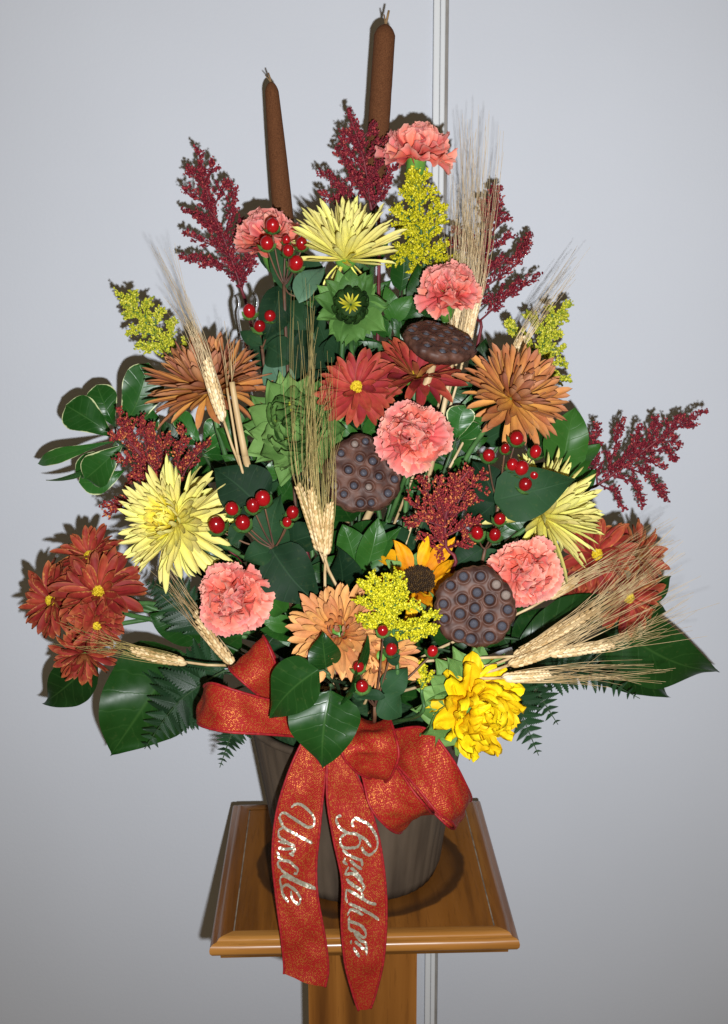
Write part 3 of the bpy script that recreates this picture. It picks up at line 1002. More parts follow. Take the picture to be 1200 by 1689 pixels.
# ------------------------------------------------------------------ feathery plumes
def plume(name, label, cat, group, Y, main, branches, mat, smat, w0=11, wt=4, dens=1.0, bud=(2.9, 1.6), dY=0.02, root_pt=None, clump=2, twigs=True):
    mp = [P(x, y, Y) for x, y in main]
    root = thing(name, label, cat, root_pt or pot_point(), group)
    add_stem(root, [Vector(p) for p in catmull([root.location, *mp][::1], 24)], 0.0022, 0.0008, smat)
    k = MPP(mp[0])
    brs = [(main[-max(2, len(main) - 1):], Y, True)] + [(b, Y + random.uniform(-dY, dY), False) for b in branches]
    for b, yy, ismain in brs:
        p0 = P(*b[0], Y)
        pts3 = [p0] + [P(x, y, Y + (yy - Y) * (i + 1) / (len(b) - 1)) for i, (x, y) in enumerate(b[1:])]
        if len(pts3) == 2:
            mid = (pts3[0] + pts3[1]) / 2 + Vector((random.uniform(-1, 1), random.uniform(-1, 1), random.uniform(0.3, 1.4))) * 5 * k
            pts3 = [pts3[0], mid, pts3[1]]
        cur = [Vector(p) for p in catmull(pts3, 40)]
        L = sum((cur[i + 1] - cur[i]).length for i in range(39))
        mb = MB()
        mb.tube(cur[::3] + [cur[-1]], 0.0011, 0.0004, 4)
        fb = MB()
        nb = int(L / k / (2.9 if cat == 'plume' else 2.3) * dens)
        for i in range(nb):
            t = 0.06 + 0.94 * (i + random.random()) / nb
            if not ismain and t < 0.2 and random.random() < 0.5:
                continue
            f = t * 39
            q = cur[min(int(f), 38)].lerp(cur[min(int(f), 38) + 1], f - int(f))
            tan = (cur[min(int(f) + 1, 39)] - cur[max(int(f) - 1, 0)]).normalized()
            rd = Vector((random.gauss(0, 1), random.gauss(0, 0.7), random.gauss(0, 1) + 0.5))
            rd = (rd - tan * rd.dot(tan)).normalized()
            env = (w0 * (1 - t) ** 0.5 * 1.35 + wt) * k * random.uniform(0.35, 1.35)
            d = (rd + tan * random.uniform(0.5, 1.3)).normalized()
            e = q + d * env + Vector((0, 0, 0.15 * env))
            mdp = (q + e) / 2 + rd * env * 0.12
            if twigs:
                mb.tube([q, mdp, e], 0.00045, 0.00025, 3, cap=False)
            nbud = max(3, int(env / k / 1.7) + clump)
            for j in range(nbud):
                u = 0.25 + 0.75 * (j + random.random()) / nbud
                pp = q * (1 - u) ** 2 + mdp * 2 * u * (1 - u) + e * u * u
                off = Vector((random.gauss(0, 1), random.gauss(0, 1), random.gauss(0, 1))) * 1.5 * k
                dd = (d + Vector((random.gauss(0, .6), random.gauss(0, .6), random.gauss(0, .6) + 0.3))).normalized()
                sz = random.uniform(.55, 1.15)
                fb.blob(pp + off, dd, bud[0] * k * sz, bud[1] * k * sz * random.uniform(.8, 1.15))
        bo = add('branch', mb.mesh('branch', smat), root)
        fo = add('florets', fb.mesh('florets', mat), bo, kind='stuff')
    return root


GC = 'crimson feathery plumes'
plume('crimson_plume', 'crimson feathery plume standing left of the upper left carnation', 'plume', GC, 0.07,
      [(420, 560), (402, 490), (375, 410), (345, 330), (326, 244)],
      [((395, 470), (432, 400)), ((392, 455), (296, 425)), ((385, 430), (300, 385)), ((375, 405), (300, 345)), ((370, 390), (385, 310)), ((360, 370), (303, 310)),
       ((352, 345), (378, 300)), ((343, 320), (308, 280)), ((338, 305), (352, 268)), ((385, 440), (330, 440)), ((398, 480), (420, 430)), ((365, 380), (320, 360)), ((380, 420), (400, 360))], M['crim'], M['rstem'], w0=9, wt=4, dens=1.25)
plume('crimson_plume', 'crimson feathery plume in front of the tall cattail', 'plume', GC, 0.05,
      [(625, 420), (612, 345), (603, 280), (590, 230), (573, 180)],
      [((612, 340), (662, 262)), ((610, 325), (552, 245)), ((606, 300), (655, 250)), ((604, 285), (560, 232)), ((600, 265), (638, 232)), ((595, 250), (568, 215)), ((592, 235), (618, 215)),
       ((590, 335), (560, 310), (526, 282)), ((585, 340), (556, 330), (528, 322)), ((612, 335), (580, 290)), ((615, 345), (645, 300))], M['crim'], M['rstem'], w0=10, wt=4, dens=1.35)
plume('crimson_plume', 'crimson feathery plume behind the tall sheaf of wheat awns', 'plume', GC, 0.09,
      [(780, 600), (785, 520), (795, 440), (803, 370), (816, 304)],
      [((790, 505), (835, 480), (890, 456)), ((790, 480), (846, 440), (872, 402)), ((793, 455), (850, 420), (876, 388)), ((797, 425), (845, 390)), ((800, 400), (838, 360)), ((803, 375), (828, 335)),
       ((800, 380), (790, 330)), ((796, 425), (745, 375)), ((795, 430), (740, 400)), ((792, 470), (825, 430)), ((790, 530), (830, 495), (868, 470)), ((806, 350), (826, 312))], M['crim'], M['rstem'], w0=9, wt=4, dens=1.2)
plume('crimson_plume', 'crimson plume tipped rust orange above the big pale yellow spider mum at left', 'plume', GC, -0.02,
      [(330, 850), (290, 810), (250, 770), (215, 730), (193, 676)],
      [((285, 800), (300, 705)), ((270, 790), (250, 700)), ((255, 775), (195, 760)), ((245, 765), (230, 690)), ((235, 750), (182, 722)), ((225, 740), (210, 690)), ((270, 795), (215, 790)),
       ((290, 805), (345, 730)), ((265, 785), (275, 715)), ((285, 815), (235, 820), (168, 838)), ((270, 820), (215, 835), (175, 850)), ((250, 775), (205, 800))], M['crimo'], M['rstem'], w0=11, wt=5, dens=1.25)
plume('crimson_plume', 'crimson plume tipped orange in the middle below the central pink carnation', 'plume', GC, -0.105,
      [(735, 960), (735, 900), (735, 850), (755, 800), (775, 774)],
      [((735, 890), (672, 820)), ((735, 875), (690, 790)), ((736, 870), (700, 860), (670, 862)), ((738, 860), (802, 812)), ((742, 850), (800, 780)), ((735, 865), (720, 790)), ((735, 885), (790, 862)),
       ((738, 850), (750, 785)), ((735, 900), (690, 890)), ((736, 905), (780, 885)), ((735, 900), (718, 930)), ((740, 860), (725, 820))], M['crimo'], M['rstem'], w0=12, wt=6, dens=1.35)
plume('crimson_plume', 'crimson feathery plume reaching out furthest right above the red daisies', 'plume', GC, 0.06,
      [(900, 850), (985, 800), (1040, 760), (1100, 715), (1166, 676)],
      [((985, 800), (980, 745), (987, 698)), ((1000, 790), (1015, 735), (1026, 692)), ((1020, 775), (1045, 735), (1058, 702)), ((1040, 760), (1075, 720), (1080, 690)), ((1030, 770), (1075, 790), (1098, 826)),
       ((1060, 745), (1100, 745), (1112, 760)), ((1010, 785), (1050, 800), (1060, 838)), ((1080, 730), (1108, 728), (1120, 738)), ((990, 800), (1015, 815), (1030, 840)), ((1100, 715), (1125, 690)), ((1115, 705), (1145, 706)),
       ((1050, 752), (1095, 775))], M['crim'], M['rstem'], w0=9, wt=4, dens=1.2)

GG = 'yellow goldenrod sprays'
plume('goldenrod', 'yellow goldenrod spray below the topmost carnation', 'goldenrod', GG, 0.03,
      [(705, 540), (700, 450), (695, 390), (690, 330), (684, 276)],
      [((700, 440), (738, 402)), ((700, 430), (652, 410)), ((698, 410), (650, 375)), ((697, 400), (735, 365)), ((695, 380), (650, 345)), ((694, 370), (732, 340)), ((692, 350), (665, 315)), ((692, 340), (718, 315)),
       ((688, 315), (672, 292)), ((688, 310), (704, 292)), ((700, 440), (680, 455)), ((698, 415), (640, 438)), ((700, 450), (760, 430))], M['gold'], M['stem'], w0=10, wt=5, dens=1.75, bud=(2.8, 1.9))
plume('goldenrod', 'yellow goldenrod spray at far left above the variegated leaves', 'goldenrod', GG, 0.05,
      [(370, 640), (300, 590), (265, 560), (230, 520), (190, 482)],
      [((285, 580), (225, 572)), ((275, 570), (285, 530)), ((262, 555), (212, 548)), ((255, 548), (265, 510)), ((245, 535), (205, 520)), ((238, 528), (245, 498)), ((225, 515), (200, 500)), ((220, 510), (222, 488)), ((290, 580), (310, 570)), ((285, 575), (240, 580))], M['goldg'], M['stem'], w0=8, wt=4, dens=1.6, bud=(3.0, 1.8))
plume('goldenrod', 'yellow goldenrod spray at right behind the bronze mum', 'goldenrod', GG, 0.06,
      [(850, 690), (880, 610), (895, 570), (915, 530), (940, 498)],
      [((885, 600), (932, 602)), ((888, 590), (930, 575)), ((892, 575), (925, 552)), ((900, 560), (870, 520)), ((905, 545), (935, 525)), ((890, 585), (850, 550), (836, 532)), ((915, 530), (905, 508)), ((880, 610), (915, 625), (938, 628)), ((885, 600), (860, 570))], M['goldg'], M['stem'], w0=8, wt=4, dens=1.6, bud=(3.0, 1.8))
plume('goldenrod', 'dense yellow goldenrod cluster in front beside the purple brown lotus pod', 'goldenrod', GG, -0.205,
      [(650, 1130), (650, 1070), (648, 1030), (640, 990), (635, 950)],
      [((650, 1060), (720, 1040)), ((650, 1050), (722, 1015)), ((648, 1040), (590, 1022)), ((648, 1030), (588, 990)), ((645, 1020), (660, 950)), ((642, 1005), (590, 962)), ((645, 1015), (690, 1000)), ((640, 995), (612, 950)),
       ((648, 1040), (690, 1050)), ((640, 990), (655, 945)), ((648, 1030), (625, 1015)), ((650, 1050), (700, 1035)), ((645, 1020), (610, 985)), ((645, 1030), (670, 980)), ((650, 1040), (600, 1030))], M['gold'], M['stem'], w0=9, wt=6, dens=1.5, bud=(2.7, 2.1), dY=0.012)
plume('goldenrod', 'small yellow goldenrod tuft beside the big yellow sunflower', 'goldenrod', GG, -0.185,
      [(690, 1180), (695, 1140), (697, 1110), (694, 1092)],
      [((695, 1130), (708, 1112)), ((695, 1125), (684, 1105)), ((696, 1118), (690, 1095))], M['gold'], M['stem'], w0=5, wt=4, dens=1.3, bud=(2.8, 2.1), dY=0.004)

# ------------------------------------------------------------------ carnations
carnation('pink carnation at the very top, seen from the side with green calyx', 690, 236, 0.03, (0.10, -0.30, 0.95), 112, dome=0.9)
carnation('pink carnation at upper left behind red berries', 437, 378, 0.02, (-0.12, -0.50, 0.85), 104)
carnation('pink carnation above the tilted lotus pod with green calyx showing', 742, 470, -0.03, (0.05, -0.62, 0.78), 100)
carnation('pink carnation in the centre above the crimson plume', 682, 714, -0.11, (-0.02, -0.88, 0.46), 112)
carnation('pink carnation at lower left below the pale yellow spider mum', 384, 987, -0.15, (0.05, -0.98, 0.10), 116)
carnation('pink carnation at right beside the round lotus pod', 870, 945, -0.14, (0.12, -0.97, 0.16), 114)

# ------------------------------------------------------------------ chrysanthemums
GY = 'pale yellow spider mums'
SPID_UP = [(6, -40, .62, .004, -.003, 0, 0), (9, 6, .95, .004, -.001, 1, 0), (18, 22, 1.04, .004, 0, 1, 0), (22, 34, 1.04, .005, .001, 1, 0), (24, 46, 1.02, .005, .002, 1, 0), (24, 57, 1.0, .005, .003, 1, 0), (20, 68, .98, .004, .003, 1, 0), (14, 78, .95, .003, .003, 1, 0), (8, 86, .9, .001, .003, 1, 0)]
mum('spider_mum', 'pale yellow spider mum with long upright petals near the top', 570, 428, -0.02, (0.02, -0.16, 0.98), 190, YEL, SPID_UP, group=GY, refL=0.060, jit=6)
SPID_DENSE = [(26, -58, 1.08, .006, -.006, 0, 0), (20, -30, 1.0, .006, -.004, 0, 0), (20, -12, .96, .006, -.002, 0, 0), (24, 4, .92, .007, 0, 1, 0), (26, 16, .86, .007, .002, 2, 0), (26, 28, .8, .007, .004, 2, 0), (26, 39, .74, .007, .005, 2, 0), (24, 48, .68, .007, .006, 3, 0),
              (22, 52, .74, .007, .007, 0, 1), (20, 60, .66, .006, .009, 1, 1), (16, 68, .58, .005, .010, 2, 1), (12, 78, .5, .003, .010, 3, 1), (6, 86, .45, .001, .010, 3, 1)]
mum('spider_mum', 'large pale yellow spider mum with deep yellow heart at left', 288, 862, -0.10, (-0.42, -0.80, 0.40), 216, YEL, SPID_DENSE, group=GY, refL=0.060, jit=8, inner=YELI, azf=lambda az, el: el > -50 or math.sin(az) < -0.35)
mum('spider_mum', 'pale yellow spider mum at right half hidden by a dark leaf', 896, 850, -0.06, (0.62, -0.40, 0.60), 232, YEL,
    [(15, -20, 1.0, .004, -.002, 0, 0), (18, -2, 1.0, .005, 0, 1, 0), (20, 12, .97, .005, 0, 1, 0), (22, 26, .93, .005, .001, 1, 0), (22, 38, .88, .005, .002, 2, 0), (20, 50, .84, .005, .002, 2, 0), (16, 62, .8, .004, .003, 2, 0), (10, 78, .7, .002, .003, 2, 0)], group=GY, refL=0.060, jit=8)
GB = 'bronze and peach mums'
BR_UP = [(18, -10, 1.0, .005, -.003, 0, 0), (20, 2, 1.02, .005, -.002, 1, 0), (22, 12, 1.0, .006, -.001, 1, 0), (22, 23, .97, .006, 0, 1, 0), (22, 35, .92, .006, .002, 2, 0), (20, 46, .86, .006, .003, 2, 0), (18, 57, .8, .005, .004, 2, 0), (14, 69, .72, .004, .005, 3, 0), (9, 80, .6, .002, .005, 3, 0)]
mum('bronze_mum', 'broad bronze mum at upper left, wheat ear in front', 345, 640, -0.03, (-0.10, -0.20, 0.97), 205, BRO, BR_UP, group=GB)
mum('bronze_mum', 'bronze mum at right above the red berries', 846, 655, -0.06, (0.46, -0.62, 0.62), 186, BRO, BR_UP, group=GB)
PE_UP = [(18, 2, 1.0, .008, -.001, 0, 0), (20, 12, .94, .009, 0, 1, 0), (20, 22, .84, .010, .002, 1, 0), (20, 34, .72, .010, .004, 2, 0), (18, 46, .6, .009, .006, 2, 0), (14, 62, .46, .007, .007, 3, 0), (8, 78, .34, .003, .007, 3, 0)]
mum('bronze_mum', 'peach bronze mum in front half covered by green leaves', 558, 1042, -0.185, (-0.10, -0.82, 0.56), 168, PEA, PE_UP, group=GB)
mum('bronze_mum', 'smaller peach bronze mum in front beneath the goldenrod cluster', 628, 1082, -0.19, (0.22, -0.86, 0.35), 128, PEA, PE_UP[:5], group=GB)

# ------------------------------------------------------------------ red daisies
daisy('open red daisy with yellow eye in the centre of the bouquet', 588, 640, -0.07, (-0.05, -0.88, 0.46), 136, 0.2)
daisy('red daisy seen from the side below the tilted lotus pod', 686, 622, -0.045, (0.06, -0.50, 0.86), 150, 0.5, rings=[(16, 0, 1.0, .004, 0, 0, 0), (16, 14, 1.0, .004, 0, 1, 0), (15, 30, .95, .004, .001, 1, 0), (13, 46, .9, .004, .002, 1, 0), (9, 64, .8, .003, .002, 1, 0)])
daisy('large front red daisy with ochre eye in the far left cluster', 163, 978, -0.07, (0.06, -0.76, 0.62), 150, 0.1, fold=6, src=RUST)
daisy('red daisy at the top of the far left cluster', 148, 918, -0.03, (-0.02, -0.55, 0.8), 112, 0.3, fold=8, src=RUST)
daisy('red daisy at the outer edge of the far left cluster', 86, 990, -0.04, (-0.55, -0.76, 0.2), 128, 0.6, src=RUST)
daisy('small red daisy below the large one in the far left cluster', 160, 1030, -0.085, (0.05, -0.92, -0.25), 92, 0.9, src=RUST)
daisy('lowest red daisy of the far left cluster, hanging down', 138, 1078, -0.035, (-0.10, -0.93, -0.32), 112, 0.2, eye=False, rings=[(14, 4, 1.0, .004, 0, 1, 0), (13, 20, .95, .004, .001, 1, 0), (12, 40, .85, .003, .002, 2, 0), (8, 64, .7, .002, .002, 2, 0)], src=RUST)
daisy('open red daisy with yellow eye at right below the half hidden spider mum', 984, 915, -0.06, (-0.05, -0.92, 0.32), 128, 0.4, src=RUST)
daisy('red daisy at right behind the open one, seen from the side', 1050, 915, -0.02, (0.62, -0.5, 0.4), 118, 0.8, eye=False, rings=[(13, 10, 1.0, .004, 0, 1, 0), (12, 30, .95, .004, .001, 1, 0), (10, 52, .9, .003, .002, 1, 0)], src=RUST)
daisy('red daisy at right under the wheat awns', 1035, 985, -0.03, (0.35, -0.85, -0.15), 124, 0.1, src=RUST)
daisy('dark red daisy tucked between the right carnation and wheat', 955, 985, -0.03, (0.1, -0.85, -0.3), 96, 0.3, eye=False, src=RUST)

# ------------------------------------------------------------------ sunflowers
# green bud with a yellow star
root, F = mum('sunflower_bud', 'round green sunflower bud with a small yellow star in its middle', 578, 508, -0.05, (0.02, -0.93, 0.34), 128, BRAD,
              [(8, -4, .95, .017, -.006, 0, 0), (9, 14, 1.05, .018, -.004, 1, 0), (9, 36, 1.1, .018, -.003, 0, 0)], 'sunflower', 'sunflowers in the arrangement', 0.3, 0.046, 8)
for ring, (cnt, el, r0, z0, ci, sc_) in enumerate(((12, 62, .0200, -.003, 1, 1.0), (11, 58, .0175, .003, 2, .95), (9, 50, .0135, .008, 2, .85))):
    for k in range(cnt):
        place(root, random.choice(BUDI[ci]), F, 2 * math.pi * (k + ring * .5) / cnt, (el + random.uniform(-5, 5)) * D2R, r0, z0, sc_, random.uniform(-.2, .2), name='inner_bract')
for k in range(13):
    place(root, random.choice(BUDY[0]), F, 2 * math.pi * k / 13 + random.uniform(-.1, .1), random.uniform(8, 24) * D2R, 0.0015, 0.0138, random.uniform(.85, 1.15), name='petal')
mb = MB()
mb.lathe([(0.0185, -.004), (0.017, .004), (0.012, .0095), (0.005, .012), (0, .0122)], 20, F)
add('heart', mb.mesh('heart', M['bud_dark']), root)

# half open green sunflower behind the wheat
root, F = mum('sunflower_bud', 'big closed pale green sunflower head behind the wheat awns left of centre', 487, 706, -0.05, (0.0, -0.93, 0.36), 190, BRA,
              [(10, -2, 1.0, .022, -.008, 1, 0), (11, 12, 1.0, .024, -.006, 2, 0), (11, 28, 1.0, .025, -.003, 2, 0), (10, 44, .95, .023, .001, 3, 0), (8, 58, .9, .018, .004, 3, 0)], 'sunflower', 'sunflowers in the arrangement', 0.1, 0.060, 8)
mb = MB()
mb.lathe([(0.026, -.004), (0.023, .006), (0.012, .012), (0, .013)], 20, F)
add('heart', mb.mesh('heart', M['bud_dark']), root)
for ring, (cnt, el, r0, z0, sc_) in enumerate(((8, 66, .015, .006, .85), (6, 76, .009, .010, .72), (4, 84, .004, .012, .6))):
    for k in range(cnt):
        place(root, random.choice(BRA[3]), F, 2 * math.pi * (k + ring * .4) / cnt, (el + random.uniform(-6, 6)) * D2R, r0, z0, sc_, random.uniform(-.3, .3), name='bract')
for k in range(4):
    place(root, random.choice(BUDY[k % 3]), F, 1.3 * k + .4, random.uniform(30, 60) * D2R, 0.014, 0.016, 1.1, name='petal')

# orange yellow sunflower
root, F = mum('sunflower', 'orange yellow sunflower with brown disc behind the goldenrod cluster', 690, 958, -0.118, (0.05, -0.62, 0.78), 168, SUNO,
              [(6, 8, 1.0, .018, 0, 0, 0), (5, 26, 1.0, .018, .001, 1, 0), (4, 50, .9, .018, .001, 2, 0)], 'sunflower', 'sunflowers in the arrangement', 0.25, 0.060, 12)
mb = MB()
for k in range(260):
    a, r = k * 2.39996, 0.021 * math.sqrt((k + .5) / 260)
    mb.blob(F @ Vector((r * math.cos(a), r * math.sin(a), 0.002 + 0.004 * (1 - (r / .021) ** 2))), F.to_3x3() @ Vector((r * 20 * math.cos(a), r * 20 * math.sin(a), 1)), 0.0026, 0.0014, sides=4)
add('disc', mb.mesh('disc', M['sun_disc']), root, kind='stuff')
for k in range(12):
    place(root, random.choice(BRA[1]), F, 2 * math.pi * (k + .4) / 12, random.uniform(-6, 6) * D2R, 0.014, -0.005, .9, name='bract')

# shaggy yellow sunflower at the front
root, F = mum('sunflower', 'shaggy bright yellow sunflower with crumpled petals at the front right', 784, 1166, -0.175, (0.50, -0.84, -0.06), 160, SUN,
              [(12, -8, 1.02, .012, -.002, 0, 0), (13, 8, 1.0, .014, 0, 1, 0), (13, 22, .98, .014, .002, 2, 0), (12, 36, .95, .013, .004, 2, 0), (11, 50, .9, .011, .006, 3, 0), (9, 64, .85, .008, .008, 3, 0), (6, 80, .75, .003, .009, 3, 0)], 'sunflower', 'sunflowers in the arrangement', 0.15, 0.050, 12)
for ring in range(2):
    for k in range(12):
        place(root, random.choice(BRA[ring % 2]), F, 2 * math.pi * (k + .5 * ring) / 12, (-2 - 10 * ring + random.uniform(-10, 8)) * D2R, 0.016, -0.014 + .003 * ring, 1.25, name='bract')


# ------------------------------------------------------------------ lotus pods
def lotus(label, px, py, Y, n, d, spin=0.0, holes=(1, 6, 12), seedr=0.0040, pale=(), sidemat=None, depth=0.045, zs=1.0):
    c = P(px, py, Y)
    n = Vector(n).normalized()
    R = d * MPP(c) / 2
    root = thing('lotus_pod', label, 'lotus pod', pot_point(), 'dried lotus pods')
    F = frame(c, n, spin)
    hs = []
    for ring, cnt in enumerate(holes):
        rr = R * 0.82 * ring / (len(holes) - 1)
        for k in range(cnt):
            a = 2 * math.pi * (k + 0.3 * ring) / cnt + random.uniform(-.12, .12)
            r2 = rr * random.uniform(.93, 1.04)
            hs.append((r2 * math.cos(a), r2 * math.sin(a), seedr * random.uniform(.9, 1.12)))
    ph = random.uniform(0, 6)

    def edge(a):
        return 1 + 0.025 * math.sin(3 * a + ph) + 0.02 * math.sin(5 * a + 2 * ph) + 0.018 * math.sin(9 * a + ph) + 0.008 * math.sin(17 * a)

    rows, nr, na = [], 44, 150
    for i in range(nr + 1):
        t = i / nr
        row = []
        for j in range(na):
            a = 2 * math.pi * j / na
            r = R * t * (1 + (edge(a) - 1) * t)
            x, y = r * math.cos(a), r * math.sin(a)
            z = 0.06 * R * (1 - t * t) - (0.0025 * max(0, (t - 0.9) / 0.1) ** 2)
            z += 0.0006 * mnoise.noise(Vector((x * 160, y * 160, ph)))
            for hx, hy, hr in hs:
                dd = math.hypot(x - hx, y - hy) / hr
                if dd < 1.9:
                    z += 0.0011 * math.exp(-((dd - 1.22) / 0.25) ** 2)
                    if dd < 1.1:
                        z -= 0.0032 * min(1, (1.1 - dd) / 0.25)
            row.append(F @ Vector((x, y, z)))
        rows.append(row)
    mb = MB()
    mb.grid(rows, close=True)
    add('face', mb.mesh('face', M['pod']), root)
    mb = MB()
    rows = []
    for (rr, z) in ((1.0, -0.0025), (1.03, -0.006), (1.02, -0.011), (0.95, -0.017), (0.80, -0.026), (0.55, -0.036), (0.28, -depth), (0.10, -depth - 0.006)):
        rows.append([F @ Vector((R * rr * edge(a) * math.cos(a) * (1 + .012 * math.sin(a * 26)), R * rr * edge(a) * math.sin(a) * (1 + .012 * math.sin(a * 26)), z * R / 0.04 * zs)) for a in np.linspace(0, 2 * math.pi, na, endpoint=False)])
    mb.grid(rows, close=True, flip=True)
    add('cup', mb.mesh('cup', sidemat or M['podside']), root)
    sm = []
    for v in range(2):
        b = MB()
        b.lathe([(0.0, -1), (0.6, -.8), (0.95, -.3), (1, 0.0), (.94, .3), (.72, .66), (.4, .88), (.14, .97), (.1, 1.06), (0, 1.08)], 14)
        sm.append(b.mesh('seed', M['seed'] if v == 0 else M['seedp']))
    for i, (hx, hy, hr) in enumerate(hs):
        t2 = (hx * hx + hy * hy) / (R * R)
        m = F @ Matrix.Translation((hx + random.uniform(-.0004, .0004), hy, 0.06 * R * (1 - t2) - 0.0019)) @ Matrix.Diagonal((hr * .86, hr * .86, hr * .72, 1))
        add('seed', sm[1 if i in pale else 0], root, m)
    e = c - n * (depth + 0.004) * R / 0.04
    add_stem(root, stem_curve(e, n, root.location.copy()), 0.0036, 0.0036, M['straw'])


lotus('flat tilted lotus pod below the carnation with green calyx', 726, 557, -0.075, (0.22, -0.36, 0.91), 120, 0.2, sidemat=M['pod'], depth=0.03, zs=0.62)
lotus('round brown lotus pod behind the wheat bundle in the centre', 599, 780, -0.085, (0.14, -0.90, 0.38), 128, 0.5, pale=(5, 9, 12))
lotus('round purple brown lotus pod at the front beside the right carnation', 783, 1003, -0.198, (-0.06, -0.98, 0.16), 132, 0.1, pale=(7, 8), seedr=0.0046)

# ------------------------------------------------------------------ hypericum berries
bb = MB()
bb.lathe([(0.0, -1.0), (.35, -.94), (.7, -.72), (.93, -.36), (1.0, 0.0), (.95, .36), (.78, .68), (.5, .9), (.2, 1.03), (.06, 1.08), (0.03, 1.18), (0, 1.2)], 18)
BERRY = bb.mesh('berry', M['berry'])
cb = MB()
for k in range(5):
    a = 2 * math.pi * k / 5
    rows = []
    for i in range(6):
        t = i / 5
        w = 0.62 * math.sin(math.pi * min(1, 0.15 + 0.85 * t)) ** 0.7 if t < 1 else 0.02
        rr, z = 0.2 + 1.25 * t, -1.0 + 0.55 * t * t - 0.2 * math.sin(math.pi * t)
        rows.append([(rr * math.cos(a) - u * w * math.sin(a), rr * math.sin(a) + u * w * math.cos(a), z + .12 * abs(u)) for u in (-1, 0, 1)])
    cb.grid(rows)
CAL = cb.mesh('berry_calyx', M['sepal_d'])


def hyper(label, Y, node, berries, leaves=(), base=None, dirz=0.7):
    """berries: (px, py, diameter px[, dY]); leaves: (base, tip, width px, kind, tilt, dYb, dYt)"""
    nd = P(*node, Y + 0.012)
    root = thing('hypericum_sprig', label, 'berry sprig', base or pot_point(), 'sprigs of red hypericum berries')
    add_stem(root, stem_curve(nd, Vector((0, -0.2, 1)), root.location.copy(), straight=0.25), 0.0016, 0.0022, M['bstem'])
    for b in berries:
        c = P(b[0], b[1], Y + (b[3] if len(b) > 3 else random.uniform(-.008, .004)))
        r = b[2] * MPP(c) / 2 * random.uniform(.9, 1.04)
        d = (c - nd)
        d = (d.normalized() * 0.55 + Vector((random.uniform(-.25, .25), -0.45, dirz))).normalized()
        m = frame(c, d, random.uniform(0, 6)) @ Matrix.Diagonal((r * random.uniform(.92, 1.03), r * random.uniform(.92, 1.03), r * random.uniform(1.02, 1.2), 1))
        bo = add('berry', BERRY, root, m)
        add('calyx', CAL, bo, frame(c, d, random.uniform(0, 6)) @ Matrix.Diagonal((r * 1.05, r * 1.05, r * 1.08, 1)))
        s0 = c - d * r * 1.0
        mid = (s0 + nd) / 2 - d * r * 0.8
        add_stem(root, [Vector(p) for p in catmull([s0, mid, nd], 8)], 0.0008, 0.0010, M['bstem'], 'twig', 5)
    for (bx, by), (tx, ty), w, kind, tilt, yb, yt in leaves:
        p0, p1 = P(bx, by, Y + yb), P(tx, ty, Y + yt)
        leaf(root, p0, p1, w * MPP(p0), M[kind], tilt, 0.06, 0.16, 'heart' if w > 60 else 'leaf')
    return root


hyper('red berry sprig between the upper left carnation and pale yellow spider mum', -0.045, (468, 470),
      [(449, 372, 23), (440, 401, 23), (475, 413, 21), (497, 402, 22), (488, 434, 25), (472, 396, 16, .012), (499, 486, 17, .015)],
      [((492, 498), (535, 436), 46, 'hyp_back', -0.5, .0, .03), ((470, 480), (440, 400), 40, 'hyp', 0.4, .02, .03), ((470, 500), (510, 545), 50, 'hyp', 0.2, .02, .01), ((462, 470), (438, 560), 60, 'hyp', -0.2, .02, .01)])
hyper('three red berries on a low sprig below the left crimson plume', -0.03, (432, 575),
      [(411, 513, 22), (445, 521, 21), (428, 538, 22)],
      [((432, 570), (395, 545), 26, 'hyp', 0.3, .0, .01), ((440, 570), (480, 600), 60, 'hyp', 0.2, .01, .0), ((450, 590), (478, 530), 55, 'hyp', 0.1, .02, .02), ((512, 650), (498, 535), 72, 'hyp', 0.1, .04, .04), ((500, 640), (540, 590), 60, 'hyp', -0.2, .05, .05), ((470, 650), (440, 590), 60, 'hyp_back', 0.3, .01, .01)])
hyper('red berry sprig beside the large pale yellow spider mum', -0.135, (452, 905),
      [(433, 822, 26), (417, 834, 23), (382, 839, 22), (400, 862, 26), (357, 866, 27), (482, 845, 20), (473, 861, 16)],
      [((430, 840), (352, 772), 100, 'hyp', 0.2, .02, .03), ((450, 905), (462, 815), 70, 'hyp', -0.3, .02, .02), ((448, 905), (530, 1000), 98, 'hyp', 0.15, .01, .0), ((448, 910), (400, 925), 46, 'hyp', 0.4, .01, .0), ((470, 900), (535, 880), 60, 'hyp', -0.6, .02, .03), ((400, 860), (380, 900), 30, 'hyp', .3, .01, 0)])
hyper('red berry cluster at right below the bronze mum', -0.11, (822, 830),
      [(852, 723, 23), (806, 751, 22), (833, 740, 16), (883, 745, 22), (845, 766, 20), (860, 772, 24), (881, 783, 22), (866, 799, 23)],
      [((815, 825), (950, 790), 92, 'hyp', 0.1, .0, .0), ((818, 828), (780, 760), 60, 'hyp', 0.3, .02, .03), ((815, 830), (770, 860), 60, 'hyp', -.2, .02, .03)])
hyper('three red berries above the right pink carnation', -0.125, (800, 905),
      [(824, 856, 21), (787, 879, 22), (816, 882, 22)],
      [((795, 905), (745, 935), 56, 'hyp', 0.1, .02, .02), ((800, 905), (822, 945), 50, 'hyp', -.2, .02, .03)])
